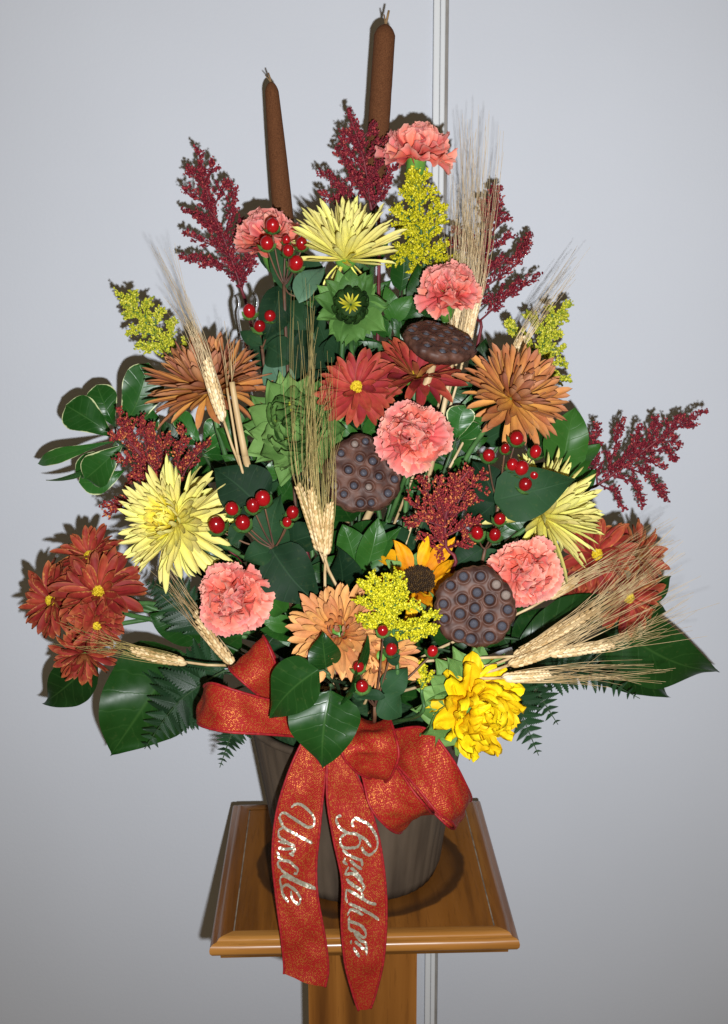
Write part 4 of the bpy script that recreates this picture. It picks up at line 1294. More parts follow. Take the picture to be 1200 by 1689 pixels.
hyper('red berry sprig at the front over the peach mums', -0.225, (618, 1165),
      [(631, 1040, 20), (645, 1071, 22), (591, 1100, 19), (597, 1132, 23), (713, 1074, 19, .02)],
      [((635, 1150), (588, 1150), 20, 'hyp', 0.3, 0, 0), ((632, 1142), (672, 1102), 46, 'hyp', 0.2, .01, .01), ((628, 1146), (662, 1182), 52, 'hyp', -0.2, .01, .01), ((655, 1075), (628, 1050), 26, 'hyp', .3, .004, 0), ((640, 1092), (660, 1080), 26, 'hyp', .1, .004, 0),
       ((585, 1130), (612, 1150), 34, 'hyp', .2, .006, .002)])


# ------------------------------------------------------------------ wheat
def wheat(label, base, tip, Yb, Yt, awn, Ya, spread, kern='kern', aw='straw', nk=26, n_awn=None, kw=1.0, stem_mat=None, pot_end=None, awn_r=0.00024, awn_p=0.7, group='ears of bearded wheat'):
    b, t = P(*base, Yb), P(*tip, Yt)
    at = P(*awn, Ya)
    root = thing('wheat_ear', label, 'wheat', pot_end or pot_point(), group)
    ax = t - b
    L = ax.length
    x = ax.normalized()
    side = x.cross(CAM - b).normalized()
    nrm = side.cross(x).normalized()
    mk, ma = MB(), MB()
    bend = side * random.uniform(-.05, .05) * L
    mid_curve = lambda s: b + ax * s + bend * math.sin(math.pi * s)
    for k in range(nk):
        s = (k + .5) / nk
        q = mid_curve(s)
        sd = (1 if k % 2 else -1)
        taper = 0.55 + 0.45 * math.sin(math.pi * min(1, .18 + s * .82)) ** .6
        for j, (cs, cn) in enumerate(((1.0, 0.15), (0.35, 0.9), (0.5, -0.7))):
            o_ = side * sd * cs + nrm * cn
            d = (x * 1.0 + o_ * 0.42).normalized()
            mk.blob(q + o_ * 0.0027 * taper * kw, d, 0.0056 * taper * kw, 0.0022 * taper * kw, sides=5)
            if j < 2 and random.random() < awn_p:
                p0 = q + o_ * 0.003 * kw + d * 0.005
                tgt = at + side * random.uniform(-1, 1) * spread * (0.5 + .5 * random.random()) + nrm * random.uniform(-.5, .5) * spread + x * random.uniform(-.6, .12) * (at - t).length
                m1 = p0 + (x * 0.86 + d * 0.14).normalized() * (tgt - p0).length * 0.3
                wob = (side * random.uniform(-1, 1) + nrm * random.uniform(-1, 1)) * 0.02 * (tgt - p0).length
                pts = [p0 * (1 - u) ** 2 + m1 * 2 * u * (1 - u) + tgt * u * u + wob * math.sin(u * 3.14) for u in (0, .17, .34, .5, .67, .84, 1)]
                ma.tube(pts, awn_r * 1.4, awn_r * 0.55, 3, cap=False)
    add('ear', mk.mesh('ear', M[kern]), root, kind='stuff')
    add('awns', ma.mesh('awns', M[aw]), root, kind='stuff')
    add_stem(root, stem_curve(b, x, root.location.copy(), straight=0.25), 0.0013, 0.0016, stem_mat or M['straw'])
    return root


# tall sheaf behind the right of the top
wheat('wheat ear at the left of the tall pale sheaf behind the upper right carnation', (742, 592), (757, 500), 0.0, 0.0, (772, 222), 0.02, 0.018, 'kernp', 'strawp', awn_p=0.6)
wheat('wheat ear in the middle of the tall pale sheaf behind the upper right carnation', (757, 580), (776, 492), 0.01, 0.01, (792, 208), 0.03, 0.018, 'kernp', 'strawp', awn_p=0.6)
wheat('wheat ear at the right of the tall pale sheaf behind the upper right carnation', (768, 575), (786, 490), -0.005, 0.0, (812, 232), 0.02, 0.018, 'kernp', 'strawp', awn_p=0.6)
# left single ear in front of the bronze mum
wheat('single pale wheat ear upright in front of the broad bronze mum', (368, 692), (340, 592), -0.11, -0.10, (268, 420), -0.05, 0.016, 'kernp', 'strawp', nk=22)
# centre bundle
wheat('wheat ear at the left of the centre bundle before the green sunflower', (526, 905), (490, 800), -0.14, -0.14, (484, 505), -0.11, 0.013, 'kern', 'strawg', nk=26, awn_p=0.42)
wheat('wheat ear in the middle of the centre bundle before the green sunflower', (532, 908), (512, 806), -0.15, -0.15, (503, 490), -0.12, 0.014, 'kern', 'strawg', nk=26, awn_p=0.42)
wheat('wheat ear at the right of the centre bundle beside the central lotus pod', (537, 915), (544, 830), -0.148, -0.148, (548, 600), -0.13, 0.016, 'kern', 'strawg', nk=22, awn_p=0.42)
# lower left
wheat('brownish wheat ear slanting beside the lower left carnation', (386, 1098), (322, 1010), -0.13, -0.11, (258, 930), -0.09, 0.015, 'kern', 'straw', nk=22, kw=1.05, awn_p=0.5)
wheat('wheat ear lying out to the left over the big dark leaf', (305, 1092), (216, 1072), -0.12, -0.12, (95, 1045), -0.11, 0.020, 'kern', 'strawg', nk=20)
# right bundle
wheat('uppermost wheat ear of the right bundle, its awns crossing the red daisies', (850, 1082), (985, 1005), -0.17, -0.15, (1110, 900), -0.12, 0.028, 'kern', 'straw', nk=30)
wheat('second wheat ear of the right bundle below the uppermost one', (842, 1096), (930, 1058), -0.18, -0.17, (1120, 950), -0.13, 0.028, 'kern', 'straw', nk=26)
wheat('third wheat ear of the right bundle, pale and pointing right', (905, 1078), (1010, 1064), -0.175, -0.16, (1165, 1010), -0.12, 0.028, 'kernp', 'straw', nk=26)
wheat('lowest wheat ear of the right bundle above the fern', (832, 1118), (905, 1112), -0.185, -0.18, (1090, 1105), -0.15, 0.022, 'kernp', 'straw', nk=22)
wheat('wheat ear peeping out behind the right pink carnation', (905, 985), (950, 955), -0.10, -0.09, (1110, 862), -0.05, 0.024, 'kern', 'straw', nk=18)
wheat('wheat awns rising at upper right in front of the right goldenrod', (838, 598), (862, 556), 0.0, 0.01, (955, 420), 0.06, 0.014, 'kernp', 'strawp', nk=14)

def stalk(label, pts, Y, r):
    root = thing('dry_stalk', label, 'straw', pot_point(), 'dry straw stalks')
    up = [P(x, y, Y) for x, y in pts]
    add_stem(root, [Vector(p) for p in catmull(up, 10)], r * 0.8, r, M['straw'], 'tip')
    add_stem(root, stem_curve(up[-1], (up[-2] - up[-1]), root.location.copy(), straight=0.2), r, r, M['straw'])
    for k in range(5):
        a = up[0]
        b = P(pts[0][0] + random.uniform(-16, 8), pts[0][1] - random.uniform(50, 110), Y + random.uniform(-.01, .01))
        add_stem(root, [a, (a + b) / 2 + Vector((0.001, 0, 0)), b], 0.0004, 0.0002, M['straw'], 'awn', 3)


stalk('flat dry straw stalk under the broad bronze mum', [(382, 630), (392, 690), (404, 752)], -0.105, 0.0034)
stalk('thin dry straw stalk beside the flat one under the broad bronze mum', [(374, 640), (384, 700), (392, 750)], -0.11, 0.0014)
stalk('dry straw stalk rising to the right of the central carnation', [(748, 585), (738, 640), (728, 690)], -0.03, 0.0026)

# ------------------------------------------------------------------ leafy greens
GL = 'leafy green stems'


def greens(name, label, Y, node, leaves, mat, prof='leaf', group=GL, cat='foliage', stem=None, arch=0.06, fold=0.14):
    nd = P(*node, Y)
    root = thing(name, label, cat, pot_point(), group)
    add_stem(root, stem_curve(nd, (nd - FOC).normalized(), root.location.copy()), 0.0016, 0.0022, stem or M['dstem'])
    for lf in leaves:
        (bx, by), (tx, ty), w, tilt, yb, yt = lf[:6]
        p0, p1 = P(bx, by, Y + yb), P(tx, ty, Y + yt)
        leaf(root, p0, p1, w * MPP(p0), M[lf[6]] if len(lf) > 6 else mat, tilt, arch, fold, prof, wave=0.07 if w > 90 else 0.045, nu=12 if w > 60 else 8, nv=22 if w > 60 else 14)
        add_stem(root, [nd, (nd + p0) / 2 + Vector((0, 0.004, 0)), p0 + (p1 - p0) * 0.04], 0.0012, 0.0008, stem or M['dstem'], 'petiole', 5)
    return root


greens('variegated_sprig', 'sprig of cream edged green leaves fanning out at far left', 0.05, (188, 722),
       [((200, 710), (244, 598), 72, 0.1, -.01, -.01), ((190, 705), (158, 634), 52, -0.2, 0, .01), ((205, 715), (250, 628), 40, 0.9, .0, .0), ((185, 718), (108, 668), 66, 0.1, -.01, .0),
        ((190, 728), (58, 762), 28, 0.5, 0, .02), ((190, 735), (76, 796), 22, -.9, 0, .01), ((200, 735), (140, 790), 62, 0.15, -.015, -.01), ((190, 742), (125, 782), 40, 0.6, 0, .01), ((205, 775), (130, 795), 44, -.3, .01, .01), ((215, 700), (262, 690), 46, .2, .01, .01)],
       M['pitto'], 'obov', arch=0.10)
greens('variegated_sprig', 'small cream edged leaves under the broad bronze mum', 0.03, (330, 740),
       [((330, 730), (290, 680), 36, 0.2, 0, .01), ((330, 735), (300, 720), 30, 0.5, 0, .01), ((335, 730), (355, 690), 30, -.2, 0, 0), ((340, 745), (372, 720), 32, .3, 0, 0), ((335, 750), (375, 755), 34, -.4, -.01, 0), ((325, 750), (300, 790), 40, .1, 0, .01)], M['pitto'], 'obov')
greens('variegated_sprig', 'cream edged leaf pair right of the central carnation', -0.04, (750, 730),
       [((752, 722), (765, 668), 50, 0.2, 0, 0), ((755, 725), (790, 700), 34, .5, .01, .01)], M['pitto'], 'obov')
greens('salal_branch', 'bright green leaf behind the half hidden spider mum at right', 0.03, (925, 800),
       [((925, 795), (948, 672), 84, 0.3, 0, .02), ((930, 800), (990, 735), 50, -.6, .0, .02), ((930, 810), (985, 775), 40, .3, 0, .01)], M['salal_b'], 'leaf')
greens('salal_branch', 'two large dark leaves at lower left below the red daisies', 0.0, (330, 1080),
       [((300, 1075), (182, 1246), 170, 0.15, -.01, -.02), ((160, 1085), (70, 1160), 84, 0.3, .0, .02)], M['salal'], 'heart', arch=0.09)
greens('salal_branch', 'broad dark leaf at far right with drooping tip', 0.01, (930, 1040),
       [((1000, 1020), (1186, 1108), 120, 0.25, 0, .03), ((960, 1060), (1105, 1150), 112, -0.1, 0, .02)], M['salal'], 'heart', arch=0.10)
greens('salal_branch', 'leaf and stalk rising behind the red daisies at right', 0.0, (1040, 1000),
       [((1045, 990), (1108, 950), 40, .2, 0, .02), ((1030, 1005), (1100, 1010), 60, .4, .01, .02)], M['salal'], 'leaf')
greens('salal_branch', 'glossy round leaf in front over the bow knot', -0.225, (540, 1110),
       [((525, 1105), (440, 1185), 98, 0.35, -.005, .005)], M['salal'], 'heart', arch=0.07)
greens('salal_branch', 'dark pointed leaf hanging down over the bow', -0.215, (545, 1130),
       [((545, 1140), (530, 1270), 122, 0.1, 0, -.01)], M['salal'], 'heart', arch=0.08)
greens('salal_branch', 'small dark heart shaped leaf lying on the peach mum', -0.215, (540, 1115),
       [((537, 1102), (530, 1040), 58, 0.2, 0, -.006)], M['salal'], 'heart')
greens('salal_branch', 'narrow dark leaf standing edge on between the peach mums', -0.222, (560, 1160),
       [((562, 1165), (606, 1048), 34, 1.0, 0, -.004)], M['salal'], 'lance')

greens('salal_branch', 'long dark leaf between the right carnation and the wheat bundle', -0.07, (850, 1080),
       [((850, 1075), (1010, 985), 70, 0.2, 0, .03), ((845, 1070), (905, 1000), 56, -.3, .02, .04)], M['salal'], 'lance')


# inner greenery: each stem carries leaves along its upper part
def branch(label, tip, Y, n, size, kind, prof='leaf', start=0.35, name='salal_branch', spreadpx=46):
    t = P(*tip, Y)
    root = thing(name, label, 'foliage', pot_point(), GL)
    cur = stem_curve(t, (t - FOC).normalized() + Vector((0, 0, .2)), root.location.copy(), n_pts=30)
    add_stem(root, cur[::2] + [cur[-1]], 0.0012, 0.0022, M['dstem'])
    for k in range(n):
        f = (1 - k / max(1, n - 1) * (1 - start))
        i = int((1 - f) * 29 * 0.9)
        p = cur[min(i, 28)]
        tan = (cur[max(i - 1, 0)] - cur[min(i + 1, 29)]).normalized()
        sd = 1 if k % 2 else -1
        out = tan * (0.7 if k else 1.2) + RIGHT * sd * (0.8 if k else 0.1) + Vector((random.uniform(-.3, .3), random.uniform(-.5, .1), random.uniform(-.3, .3)))
        L = size * random.uniform(.8, 1.15)
        leaf(root, p, p + out.normalized() * L, L * random.uniform(.5, .66), M[kind], random.uniform(-.6, .6), random.uniform(.02, .12), random.uniform(.05, .3), prof, nu=6, nv=10)


branch('dark leafy stem behind the red berries at upper left', (452, 452), 0.06, 7, 0.05, 'hyp')
branch('dark leafy stem between the green bud and goldenrod', (660, 480), 0.05, 7, 0.05, 'salal')
branch('dark leafy stem beneath the round green bud', (545, 590), 0.05, 8, 0.055, 'hyp')
branch('dark leafy stem left of the centre wheat bundle', (455, 620), 0.03, 8, 0.058, 'hyp')
branch('dark leafy stem right of the tilted lotus pod', (775, 620), 0.06, 7, 0.05, 'salal')
branch('dark leafy stem below the bronze mum at right', (800, 690), 0.03, 8, 0.055, 'hyp')
branch('dark leafy stem behind the half hidden spider mum', (880, 760), 0.06, 7, 0.055, 'salal')
branch('dark leafy stem behind the central carnation', (640, 690), 0.03, 8, 0.055, 'salal')
branch('dark leafy stem behind the left rust plume', (300, 760), 0.06, 7, 0.055, 'salal')
branch('dark leafy stem under the large spider mum', (330, 900), 0.03, 7, 0.06, 'hyp')
branch('dark leafy stem behind the berries beside the large spider mum', (420, 800), 0.02, 8, 0.06, 'hyp')
branch('dark leafy stem beneath the central lotus pod', (580, 860), -0.03, 8, 0.058, 'salal')
branch('dark leafy stem behind the orange sunflower', (700, 860), -0.02, 8, 0.058, 'hyp')
branch('dark leafy stem behind the right carnation', (860, 900), 0.0, 8, 0.06, 'hyp')
branch('dark leafy stem above the right wheat bundle', (940, 985), 0.02, 6, 0.06, 'salal')
branch('dark leafy stem behind the lower left carnation', (400, 960), -0.03, 7, 0.06, 'salal')
branch('dark leafy stem left of the ribbon bow', (330, 1060), -0.02, 6, 0.06, 'salal')
branch('dark leafy stem behind the peach mums', (560, 980), -0.09, 8, 0.058, 'hyp')
branch('dark leafy stem under the front lotus pod', (780, 1040), -0.08, 7, 0.058, 'salal')
branch('dark leafy stem behind the yellow sunflower at the front', (760, 1110), -0.08, 6, 0.058, 'salal')
greens('salal_branch', 'glossy green leaves beneath the central lotus pod', -0.09, (590, 960),
       [((585, 930), (565, 865), 60, 0.4, 0, 0, 'salal_b'), ((590, 945), (530, 925), 44, -.3, 0, 0, 'salal_b'), ((600, 950), (625, 855), 56, .3, 0, 0, 'salal_b'), ((595, 955), (545, 960), 40, .5, -.005, 0, 'salal_b'), ((610, 940), (660, 870), 36, -.4, .01, 0, 'salal_b')], M['salal'], 'leaf')

branch('dark leafy stem behind the wheat awns left of the green bud', (512, 500), 0.03, 8, 0.052, 'hyp', start=0.6)
branch('dark leafy stem behind the open red daisy', (560, 610), 0.01, 8, 0.052, 'hyp', start=0.6)
branch('dark leafy stem under the goldenrod near the upper right carnation', (700, 520), 0.03, 8, 0.048, 'salal', start=0.6)
branch('dark leafy stem below the tilted lotus pod', (720, 640), 0.02, 8, 0.052, 'salal', start=0.6)

branch('small mid green leaves behind the upper pale spider mum', (612, 440), 0.06, 9, 0.036, 'salal_b', start=0.7)
branch('small mid green leaves left of the tilted lotus pod', (645, 530), 0.02, 9, 0.036, 'salal_b', start=0.7)
branch('small mid green leaves between the low berries and the bud', (480, 540), 0.03, 9, 0.036, 'salal_b', start=0.7)
branch('small mid green leaves under the broad bronze mum', (400, 720), -0.02, 9, 0.036, 'salal_b', start=0.7)
branch('small mid green leaves above the central lotus pod', (600, 700), -0.03, 8, 0.036, 'salal_b', start=0.7)
branch('small mid green leaves beside the right bronze mum', (770, 700), -0.01, 9, 0.036, 'salal_b', start=0.7)
branch('small mid green leaves above the right carnation', (840, 850), -0.04, 8, 0.038, 'salal_b', start=0.7)
branch('small mid green leaves beside the lower left carnation', (470, 1010), -0.10, 8, 0.038, 'salal_b', start=0.7)

# ------------------------------------------------------------------ fern fronds
fb = MB()
for side in (0, 1):
    rows, uv = [], []
    nv = 22
    for i in range(nv + 1):
        t = i / nv
        w = 0.29 * (1 - t) ** 0.8 * min(1, (t + .04) * 9)
        w *= 1.0 if i % 2 == 0 else 0.62
        row = []
        for u in (-1, -.45, 0, .45, 1):
            row.append((t + abs(u) * w * 0.55, u * w, 0.02 * abs(u) - 0.10 * t * t + (0.5 - side) * 0.008 * (1 - abs(u))))
            uv.append((u * .5 + .5, t))
        rows.append(row)
    fb.grid(rows, uv, flip=(side == 0))
PINNA = fb.mesh('leaflet', M['fernm'])


def fern(label, base, tip, Yb, Yt, wpx, n=15, sag=0.05, group='fern fronds low in the arrangement', facing=None, terminal=True):
    b, t = P(*base, Yb), P(*tip, Yt)
    root = thing('fern_frond', label, 'fern', pot_point(), group)
    mid = (b + t) / 2 + Vector((0, 0, sag * (t - b).length * 2))
    cur = [Vector(p) for p in catmull([b, mid, t], 40)]
    add_stem(root, cur, 0.0011, 0.0004, M['dstem'], 'rachis', 5)
    add_stem(root, stem_curve(b, (cur[1] - cur[0]), root.location.copy()), 0.0012, 0.0016, M['dstem'])
    W = wpx * MPP(b)
    for k in range(n):
        f = (k + .6) / (n + .2)
        p = cur[int(f * 39)]
        tan = (cur[min(int(f * 39) + 1, 39)] - cur[max(int(f * 39) - 1, 0)]).normalized()
        nrm = (facing or (CAM - p))
        nrm = (nrm - tan * nrm.dot(tan)).normalized()
        sd = nrm.cross(tan)
        ln = W * (1 - f) ** 0.8 * min(1, f * 5 + .45) + W * 0.06
        for s in (-1, 1):
            x = (sd * s * 0.86 + tan * 0.5 + nrm * random.uniform(-.15, .2)).normalized()
            z = (nrm + Vector((random.uniform(-.2, .2),) * 3)).normalized()
            y = z.cross(x).normalized()
            z = x.cross(y)
            L = ln * random.uniform(.9, 1.1)
            m = Matrix(((x.x * L, y.x * L, z.x * L, p.x), (x.y * L, y.y * L, z.y * L, p.y), (x.z * L, y.z * L, z.z * L, p.z), (0, 0, 0, 1)))
            add('leaflet', PINNA, root, m)
    return root


fern('fern frond hanging at lower left beside the big dark leaf', (345, 1120), (238, 1235), -0.06, -0.05, 80, 13)
fern('fern frond spreading left under the wheat ear', (370, 1110), (262, 1125), -0.05, -0.02, 70, 12)
fern('fern frond tip hanging below the left bow loop', (395, 1180), (362, 1266), -0.10, -0.09, 39, 11, 0.02)
fern('fern frond behind the left bow loop', (380, 1140), (300, 1205), -0.06, -0.05, 65, 12)
fern('fern frond hanging right of the yellow sunflower', (820, 1120), (888, 1246), -0.10, -0.09, 67, 13)
fern('fern frond pointing down right below the wheat bundle', (840, 1105), (920, 1195), -0.08, -0.06, 62, 12)
fern('fern frond stretching right under the lowest wheat ear', (860, 1100), (1055, 1152), -0.06, -0.03, 59, 16)
fern('fern frond between the right bronze mum and central carnation', (760, 820), (742, 700), 0.0, 0.0, 52, 14)
fern('fern frond left of the lower left carnation', (340, 1040), (240, 960), -0.05, -0.02, 59, 14)


fern('fern frond drooping beneath the big dark lower left leaf', (300, 1130), (205, 1205), -0.03, -0.02, 60, 13)
fern('fern frond tucked under the uppermost right wheat ear', (880, 1060), (990, 1120), -0.06, -0.03, 60, 13)


# ------------------------------------------------------------------ ribbon bow
bow = thing('ribbon_bow', 'red and gold glitter ribbon bow with two lettered tails hanging over the pot', 'ribbon', P(535, 1215, -0.15))
SURF = {}


def ribbon(name, secs, n=70, nu=10, bulge=0.0, wig=0.0, cut=None, cutpts=None):
    """secs: pairs of edge points ((x,y,Y),(x,y,Y)) along the ribbon"""
    A = catmull([tuple(P(*a)) for a, b in secs], n)
    B = catmull([tuple(P(*b)) for a, b in secs], n)
    rows, uv = [], []
    dist = 0.0
    ph = random.uniform(0, 6)
    for i in range(n):
        a, b = Vector(A[i]), Vector(B[i])
        if i:
            dist += ((a + b) / 2 - (Vector(A[i - 1]) + Vector(B[i - 1])) / 2).length
        tan = Vector(A[min(i + 1, n - 1)] + B[min(i + 1, n - 1)] - A[max(i - 1, 0)] - B[max(i - 1, 0)])
        w = (b - a).length
        nrm = tan.cross(b - a)
        nrm = nrm.normalized() if nrm.length > 1e-9 else Vector((0, -1, 0))
        if nrm.dot(CAM - a) < 0:
            pass
        row = []
        for j in range(nu + 1):
            s = j / nu
            h = bulge * w * 4 * s * (1 - s) + wig * w * (math.sin(dist * 95 + ph + s * 4) * 0.6 + mnoise.noise(Vector((dist * 60, s * 3, ph))) * 0.9) * (4 * s * (1 - s)) ** 0.5
            row.append(a.lerp(b, s) + nrm * h)
            uv.append(((s - .5) * 0.05 + ph, dist))
        rows.append(row)
    mb = MB()
    mb.grid(rows, uv)
    o = add(name, mb.mesh(name, M['ribbon']), bow)
    for col in (0, nu):
        e = MB()
        e.tube([r[col] for r in rows], 0.0013, 0.0013, 6)
        add('edge_wire', e.mesh('edge_wire', M['ribbon_edge']), o)
    SURF[o.name] = rows
    return o, rows


ribbon('loop', [((505, 1168, -.155), (505, 1216, -.165)), ((437, 1153, -.18), (440, 1211, -.195)), ((385, 1138, -.19), (374, 1207, -.205)), ((350, 1127, -.18), (334, 1198, -.19)), ((336, 1132, -.155), (326, 1190, -.165)),
                ((350, 1138, -.13), (340, 1188, -.135)), ((400, 1150, -.12), (395, 1195, -.125)), ((480, 1165, -.12), (480, 1205, -.125))], bulge=0.06, wig=0.09)
ribbon('loop', [((462, 1182, -.15), (490, 1170, -.15)), ((432, 1152, -.172), (462, 1128, -.172)), ((404, 1128, -.185), (452, 1090, -.188)), ((381, 1107, -.175), (437, 1055, -.18)), ((378, 1100, -.155), (434, 1050, -.16)),
                ((392, 1108, -.135), (442, 1062, -.14)), ((440, 1150, -.125), (470, 1120, -.125))], bulge=0.05, wig=0.07)
ribbon('loop', [((600, 1195, -.13), (632, 1195, -.13)), ((585, 1180, -.165), (640, 1182, -.165)), ((566, 1210, -.20), (652, 1215, -.20)), ((564, 1243, -.215), (657, 1247, -.21)), ((586, 1272, -.205), (645, 1280, -.20)), ((612, 1284, -.18), (632, 1290, -.18)),
                ((605, 1270, -.155), (638, 1268, -.155))], bulge=-0.16, wig=0.13)
ribbon('loop', [((585, 1250, -.15), (625, 1235, -.15)), ((598, 1282, -.178), (650, 1260, -.178)), ((610, 1330, -.195), (682, 1306, -.20)), ((636, 1362, -.192), (702, 1330, -.198)), ((656, 1374, -.168), (712, 1342, -.172)),
                ((662, 1364, -.142), (712, 1334, -.145)), ((640, 1320, -.13), (680, 1290, -.13)), ((600, 1260, -.125), (640, 1245, -.125))], bulge=-0.07, wig=0.09)
ribbon('loop', [((625, 1215, -.14), (622, 1245, -.14)), ((657, 1203, -.155), (650, 1258, -.165)), ((704, 1203, -.172), (690, 1302, -.188)), ((744, 1250, -.182), (722, 1340, -.196)), ((768, 1294, -.172), (745, 1356, -.186)), ((777, 1316, -.148), (750, 1366, -.160)),
                ((768, 1318, -.128), (738, 1362, -.135)), ((725, 1275, -.12), (700, 1325, -.125)), ((660, 1225, -.12), (645, 1270, -.12))], bulge=-0.06, wig=0.10)
ribbon('knot', [((520, 1180, -.16), (565, 1175, -.16)), ((522, 1210, -.178), (572, 1205, -.178)), ((520, 1240, -.168), (575, 1240, -.168))], n=20, bulge=-0.12, wig=0.06)
tailL, rowsL = ribbon('tail', [((512, 1200, -.15), (545, 1220, -.15)), ((490, 1240, -.16), (537, 1272, -.158)), ((470, 1290, -.166), (531, 1325, -.162)), ((455, 1345, -.168), (526, 1375, -.166)), ((449, 1410, -.170), (521, 1430, -.166)),
                               ((454, 1470, -.168), (524, 1482, -.170)), ((463, 1540, -.172), (536, 1548, -.172)), ((468, 1590, -.170), (541, 1598, -.172)), ((468, 1606, -.170), (536, 1628, -.172))], n=90, nu=14, bulge=0.04, wig=0.075)
tailR, rowsR = ribbon('tail', [((540, 1215, -.152), (575, 1220, -.152)), ((539, 1270, -.162), (584, 1268, -.164)), ((540, 1325, -.168), (604, 1315, -.166)), ((551, 1390, -.170), (623, 1376, -.168)), ((564, 1455, -.172), (634, 1445, -.170)),
                               ((563, 1525, -.172), (637, 1512, -.172)), ((569, 1590, -.172), (632, 1584, -.174)), ((582, 1640, -.170), (620, 1636, -.172)), ((591, 1667, -.170), (611, 1663, -.171))], n=90, nu=14, bulge=0.04, wig=0.075)


def project(p):
    v = p - CAM
    z = v.dot(FWD)
    return 600 + FPX * v.dot(RIGHT) / z, 844.5 - FPX * v.dot(UP) / z


def lettering(tail, rows, strokes, width):
    R = np.array([[tuple(p) for p in r] for r in rows])
    n, m = R.shape[:2]
    ii, jj = np.linspace(0, n - 1, 500), np.linspace(0, m - 1, 70)
    i0 = np.minimum(ii.astype(int), n - 2); j0 = np.minimum(jj.astype(int), m - 2)
    fi = (ii - i0)[:, None, None]; fj = (jj - j0)[None, :, None]
    Q = (R[i0][:, j0] * (1 - fi) * (1 - fj) + R[i0 + 1][:, j0] * fi * (1 - fj) + R[i0][:, j0 + 1] * (1 - fi) * fj + R[i0 + 1][:, j0 + 1] * fi * fj)
    q = Q.reshape(-1, 3)
    v = q - np.array(CAM)
    z = v @ np.array(FWD)
    pix = np.stack([600 + FPX * (v @ np.array(RIGHT)) / z, 844.5 - FPX * (v @ np.array(UP)) / z], 1)

    def hit(x, y):
        k = np.argmin(((pix - (x, y)) ** 2).sum(1))
        i, j = divmod(k, 70)
        a = Q[min(i + 2, 499), j] - Q[max(i - 2, 0), j]
        b = Q[i, min(j + 2, 69)] - Q[i, max(j - 2, 0)]
        nn = Vector(np.cross(a, b)).normalized()
        p = Vector(q[k])
        if nn.dot(CAM - p) < 0:
            nn = -nn
        return p + nn * 0.0009
    mb = MB()
    for st in strokes:
        L = sum(math.dist(st[k], st[k + 1]) for k in range(len(st) - 1))
        nn = max(6, int(L / 1.6))
        c = catmull(st, nn)
        rows_ = []
        for k in range(nn):
            t = c[min(k + 1, nn - 1)] - c[max(k - 1, 0)]
            t = t / (np.linalg.norm(t) + 1e-9)
            # broad pen: thick on downstrokes (across the ribbon), thin on joins
            w = width * (0.55 + 0.6 * abs(t[0] * 0.9 + t[1] * 0.35)) * min(1, 0.5 + min(k, nn - 1 - k) / 4)
            nv = np.array((-t[1], t[0])) * w / 2
            rows_.append([hit(*(c[k] + nv)), hit(*c[k]), hit(*(c[k] - nv))])
        mb.grid(rows_)
    return add('lettering', mb.mesh('lettering', M['foil']), tail, kind='stuff')


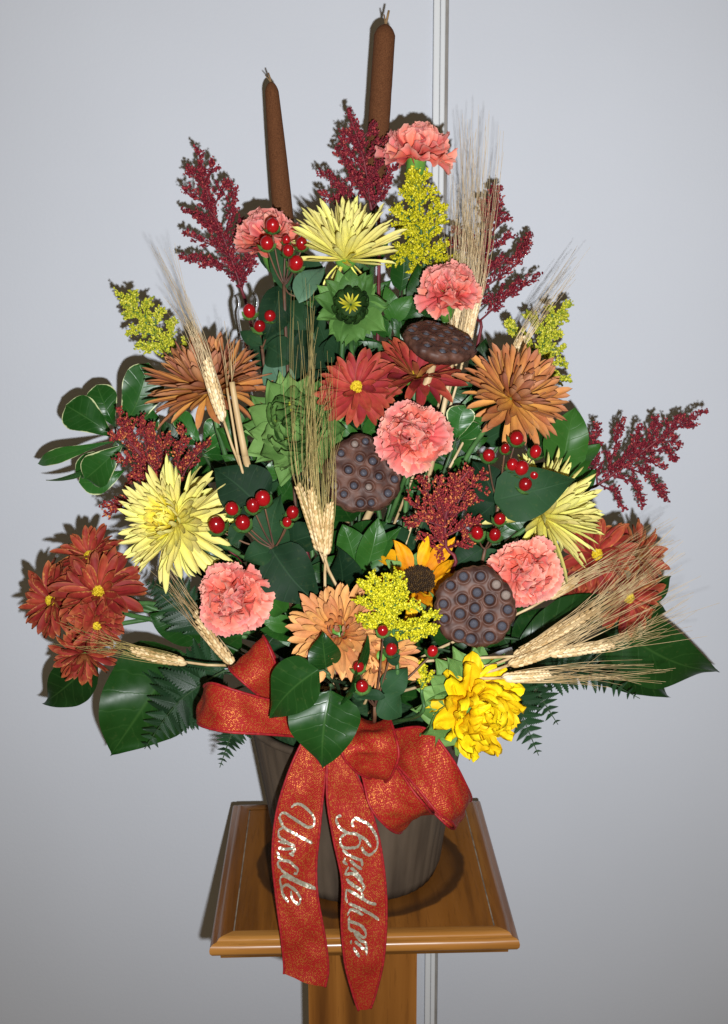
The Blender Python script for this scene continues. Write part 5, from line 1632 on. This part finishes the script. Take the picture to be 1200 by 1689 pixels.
u_ = lambda pts: [(440 + x / 8.44, 1300 + y / 8.44) for x, y in pts]
b_ = lambda pts: [(540 + x / 6.5, 1330 + y / 6.5) for x, y in pts]
lettering(tailL, rowsL, [
    u_([(335, 265), (390, 222), (470, 218), (560, 290), (630, 370), (658, 450), (640, 525), (570, 535), (480, 485), (370, 415), (260, 345), (205, 345), (178, 410), (205, 490)]),
    u_([(185, 440), (240, 545), (350, 612), (450, 670), (560, 728), (628, 762)]),
    u_([(230, 540), (165, 580), (165, 650), (205, 700)]),
    u_([(200, 690), (290, 755), (390, 800)]), u_([(160, 735), (215, 745), (300, 765)]), u_([(160, 830), (250, 842), (370, 838), (385, 870), (330, 905)]), u_([(310, 900), (375, 935)]),
    u_([(140, 875), (175, 955), (235, 1000), (310, 1015), (370, 1065), (425, 1120), (410, 1180), (375, 1170)]), u_([(230, 990), (165, 1010), (158, 1065), (205, 1135)]),
    u_([(200, 1130), (280, 1195), (400, 1262), (500, 1312), (600, 1352), (690, 1405)]), u_([(640, 1395), (480, 1330), (330, 1262), (230, 1215), (185, 1265), (205, 1385)]),
    u_([(205, 1385), (270, 1335), (340, 1375), (400, 1420), (465, 1520), (455, 1600), (395, 1590), (345, 1510), (335, 1420)]), u_([(200, 1370), (225, 1475), (300, 1585)]),
], 4.4)
lettering(tailR, rowsR, [
    b_([(152, 98), (105, 108), (95, 150), (130, 220), (210, 280), (300, 292), (400, 350), (462, 435)]),
    b_([(275, 215), (262, 160), (310, 130), (420, 180), (492, 265), (537, 370), (520, 455), (450, 515), (395, 490), (365, 430)]),
    b_([(205, 285), (140, 340), (155, 425), (235, 440), (320, 425), (348, 365), (330, 315)]),
    b_([(160, 460), (230, 520), (310, 558), (362, 575), (372, 640)]), b_([(185, 545), (178, 590), (215, 620)]), b_([(240, 575), (300, 628), (368, 672)]),
    b_([(225, 640), (192, 720), (260, 715), (330, 765), (392, 850), (375, 900), (340, 880), (250, 830), (200, 770)]), b_([(245, 650), (300, 700), (380, 790)]), b_([(205, 790), (290, 850), (372, 915)]),
    b_([(205, 880), (195, 950), (208, 1030)]), b_([(215, 890), (300, 940), (380, 988), (450, 1030), (520, 1045)]), b_([(370, 920), (385, 1000)]),
    b_([(225, 1035), (330, 1080), (440, 1138), (550, 1210)]), b_([(215, 1165), (245, 1105), (300, 1115), (380, 1160)]),
    b_([(235, 1175), (232, 1300), (300, 1340), (385, 1400), (412, 1365), (370, 1285), (290, 1245), (240, 1230)]),
    b_([(285, 1350), (350, 1430), (412, 1465), (420, 1595)]), b_([(255, 1425), (250, 1470)]), b_([(290, 1440), (340, 1480), (400, 1540)]), b_([(275, 1505), (310, 1560), (345, 1612)]),
], 4.6)

# ------------------------------------------------------------------ clear plastic card pick
pick = thing('card_pick', 'clear plastic card pick prongs beside the low berry sprig', 'card pick', pot_point())
for (x0, y0) in ((388, 492), (418, 490)):
    pts = [P(x0 + dx, y0 + dy, -0.005) for dx, dy in ((0, -6), (4, 2), (5, 12), (2, 22), (4, 40), (10, 70))]
    add_stem(pick, [Vector(p) for p in catmull(pts, 16)], 0.0022, 0.0026, M['clear'], 'prong', 8)
add_stem(pick, stem_curve(P(405, 565, -0.002), Vector((0, 0, 1)), pick.location.copy()), 0.0022, 0.0022, M['clear'], 'stem')
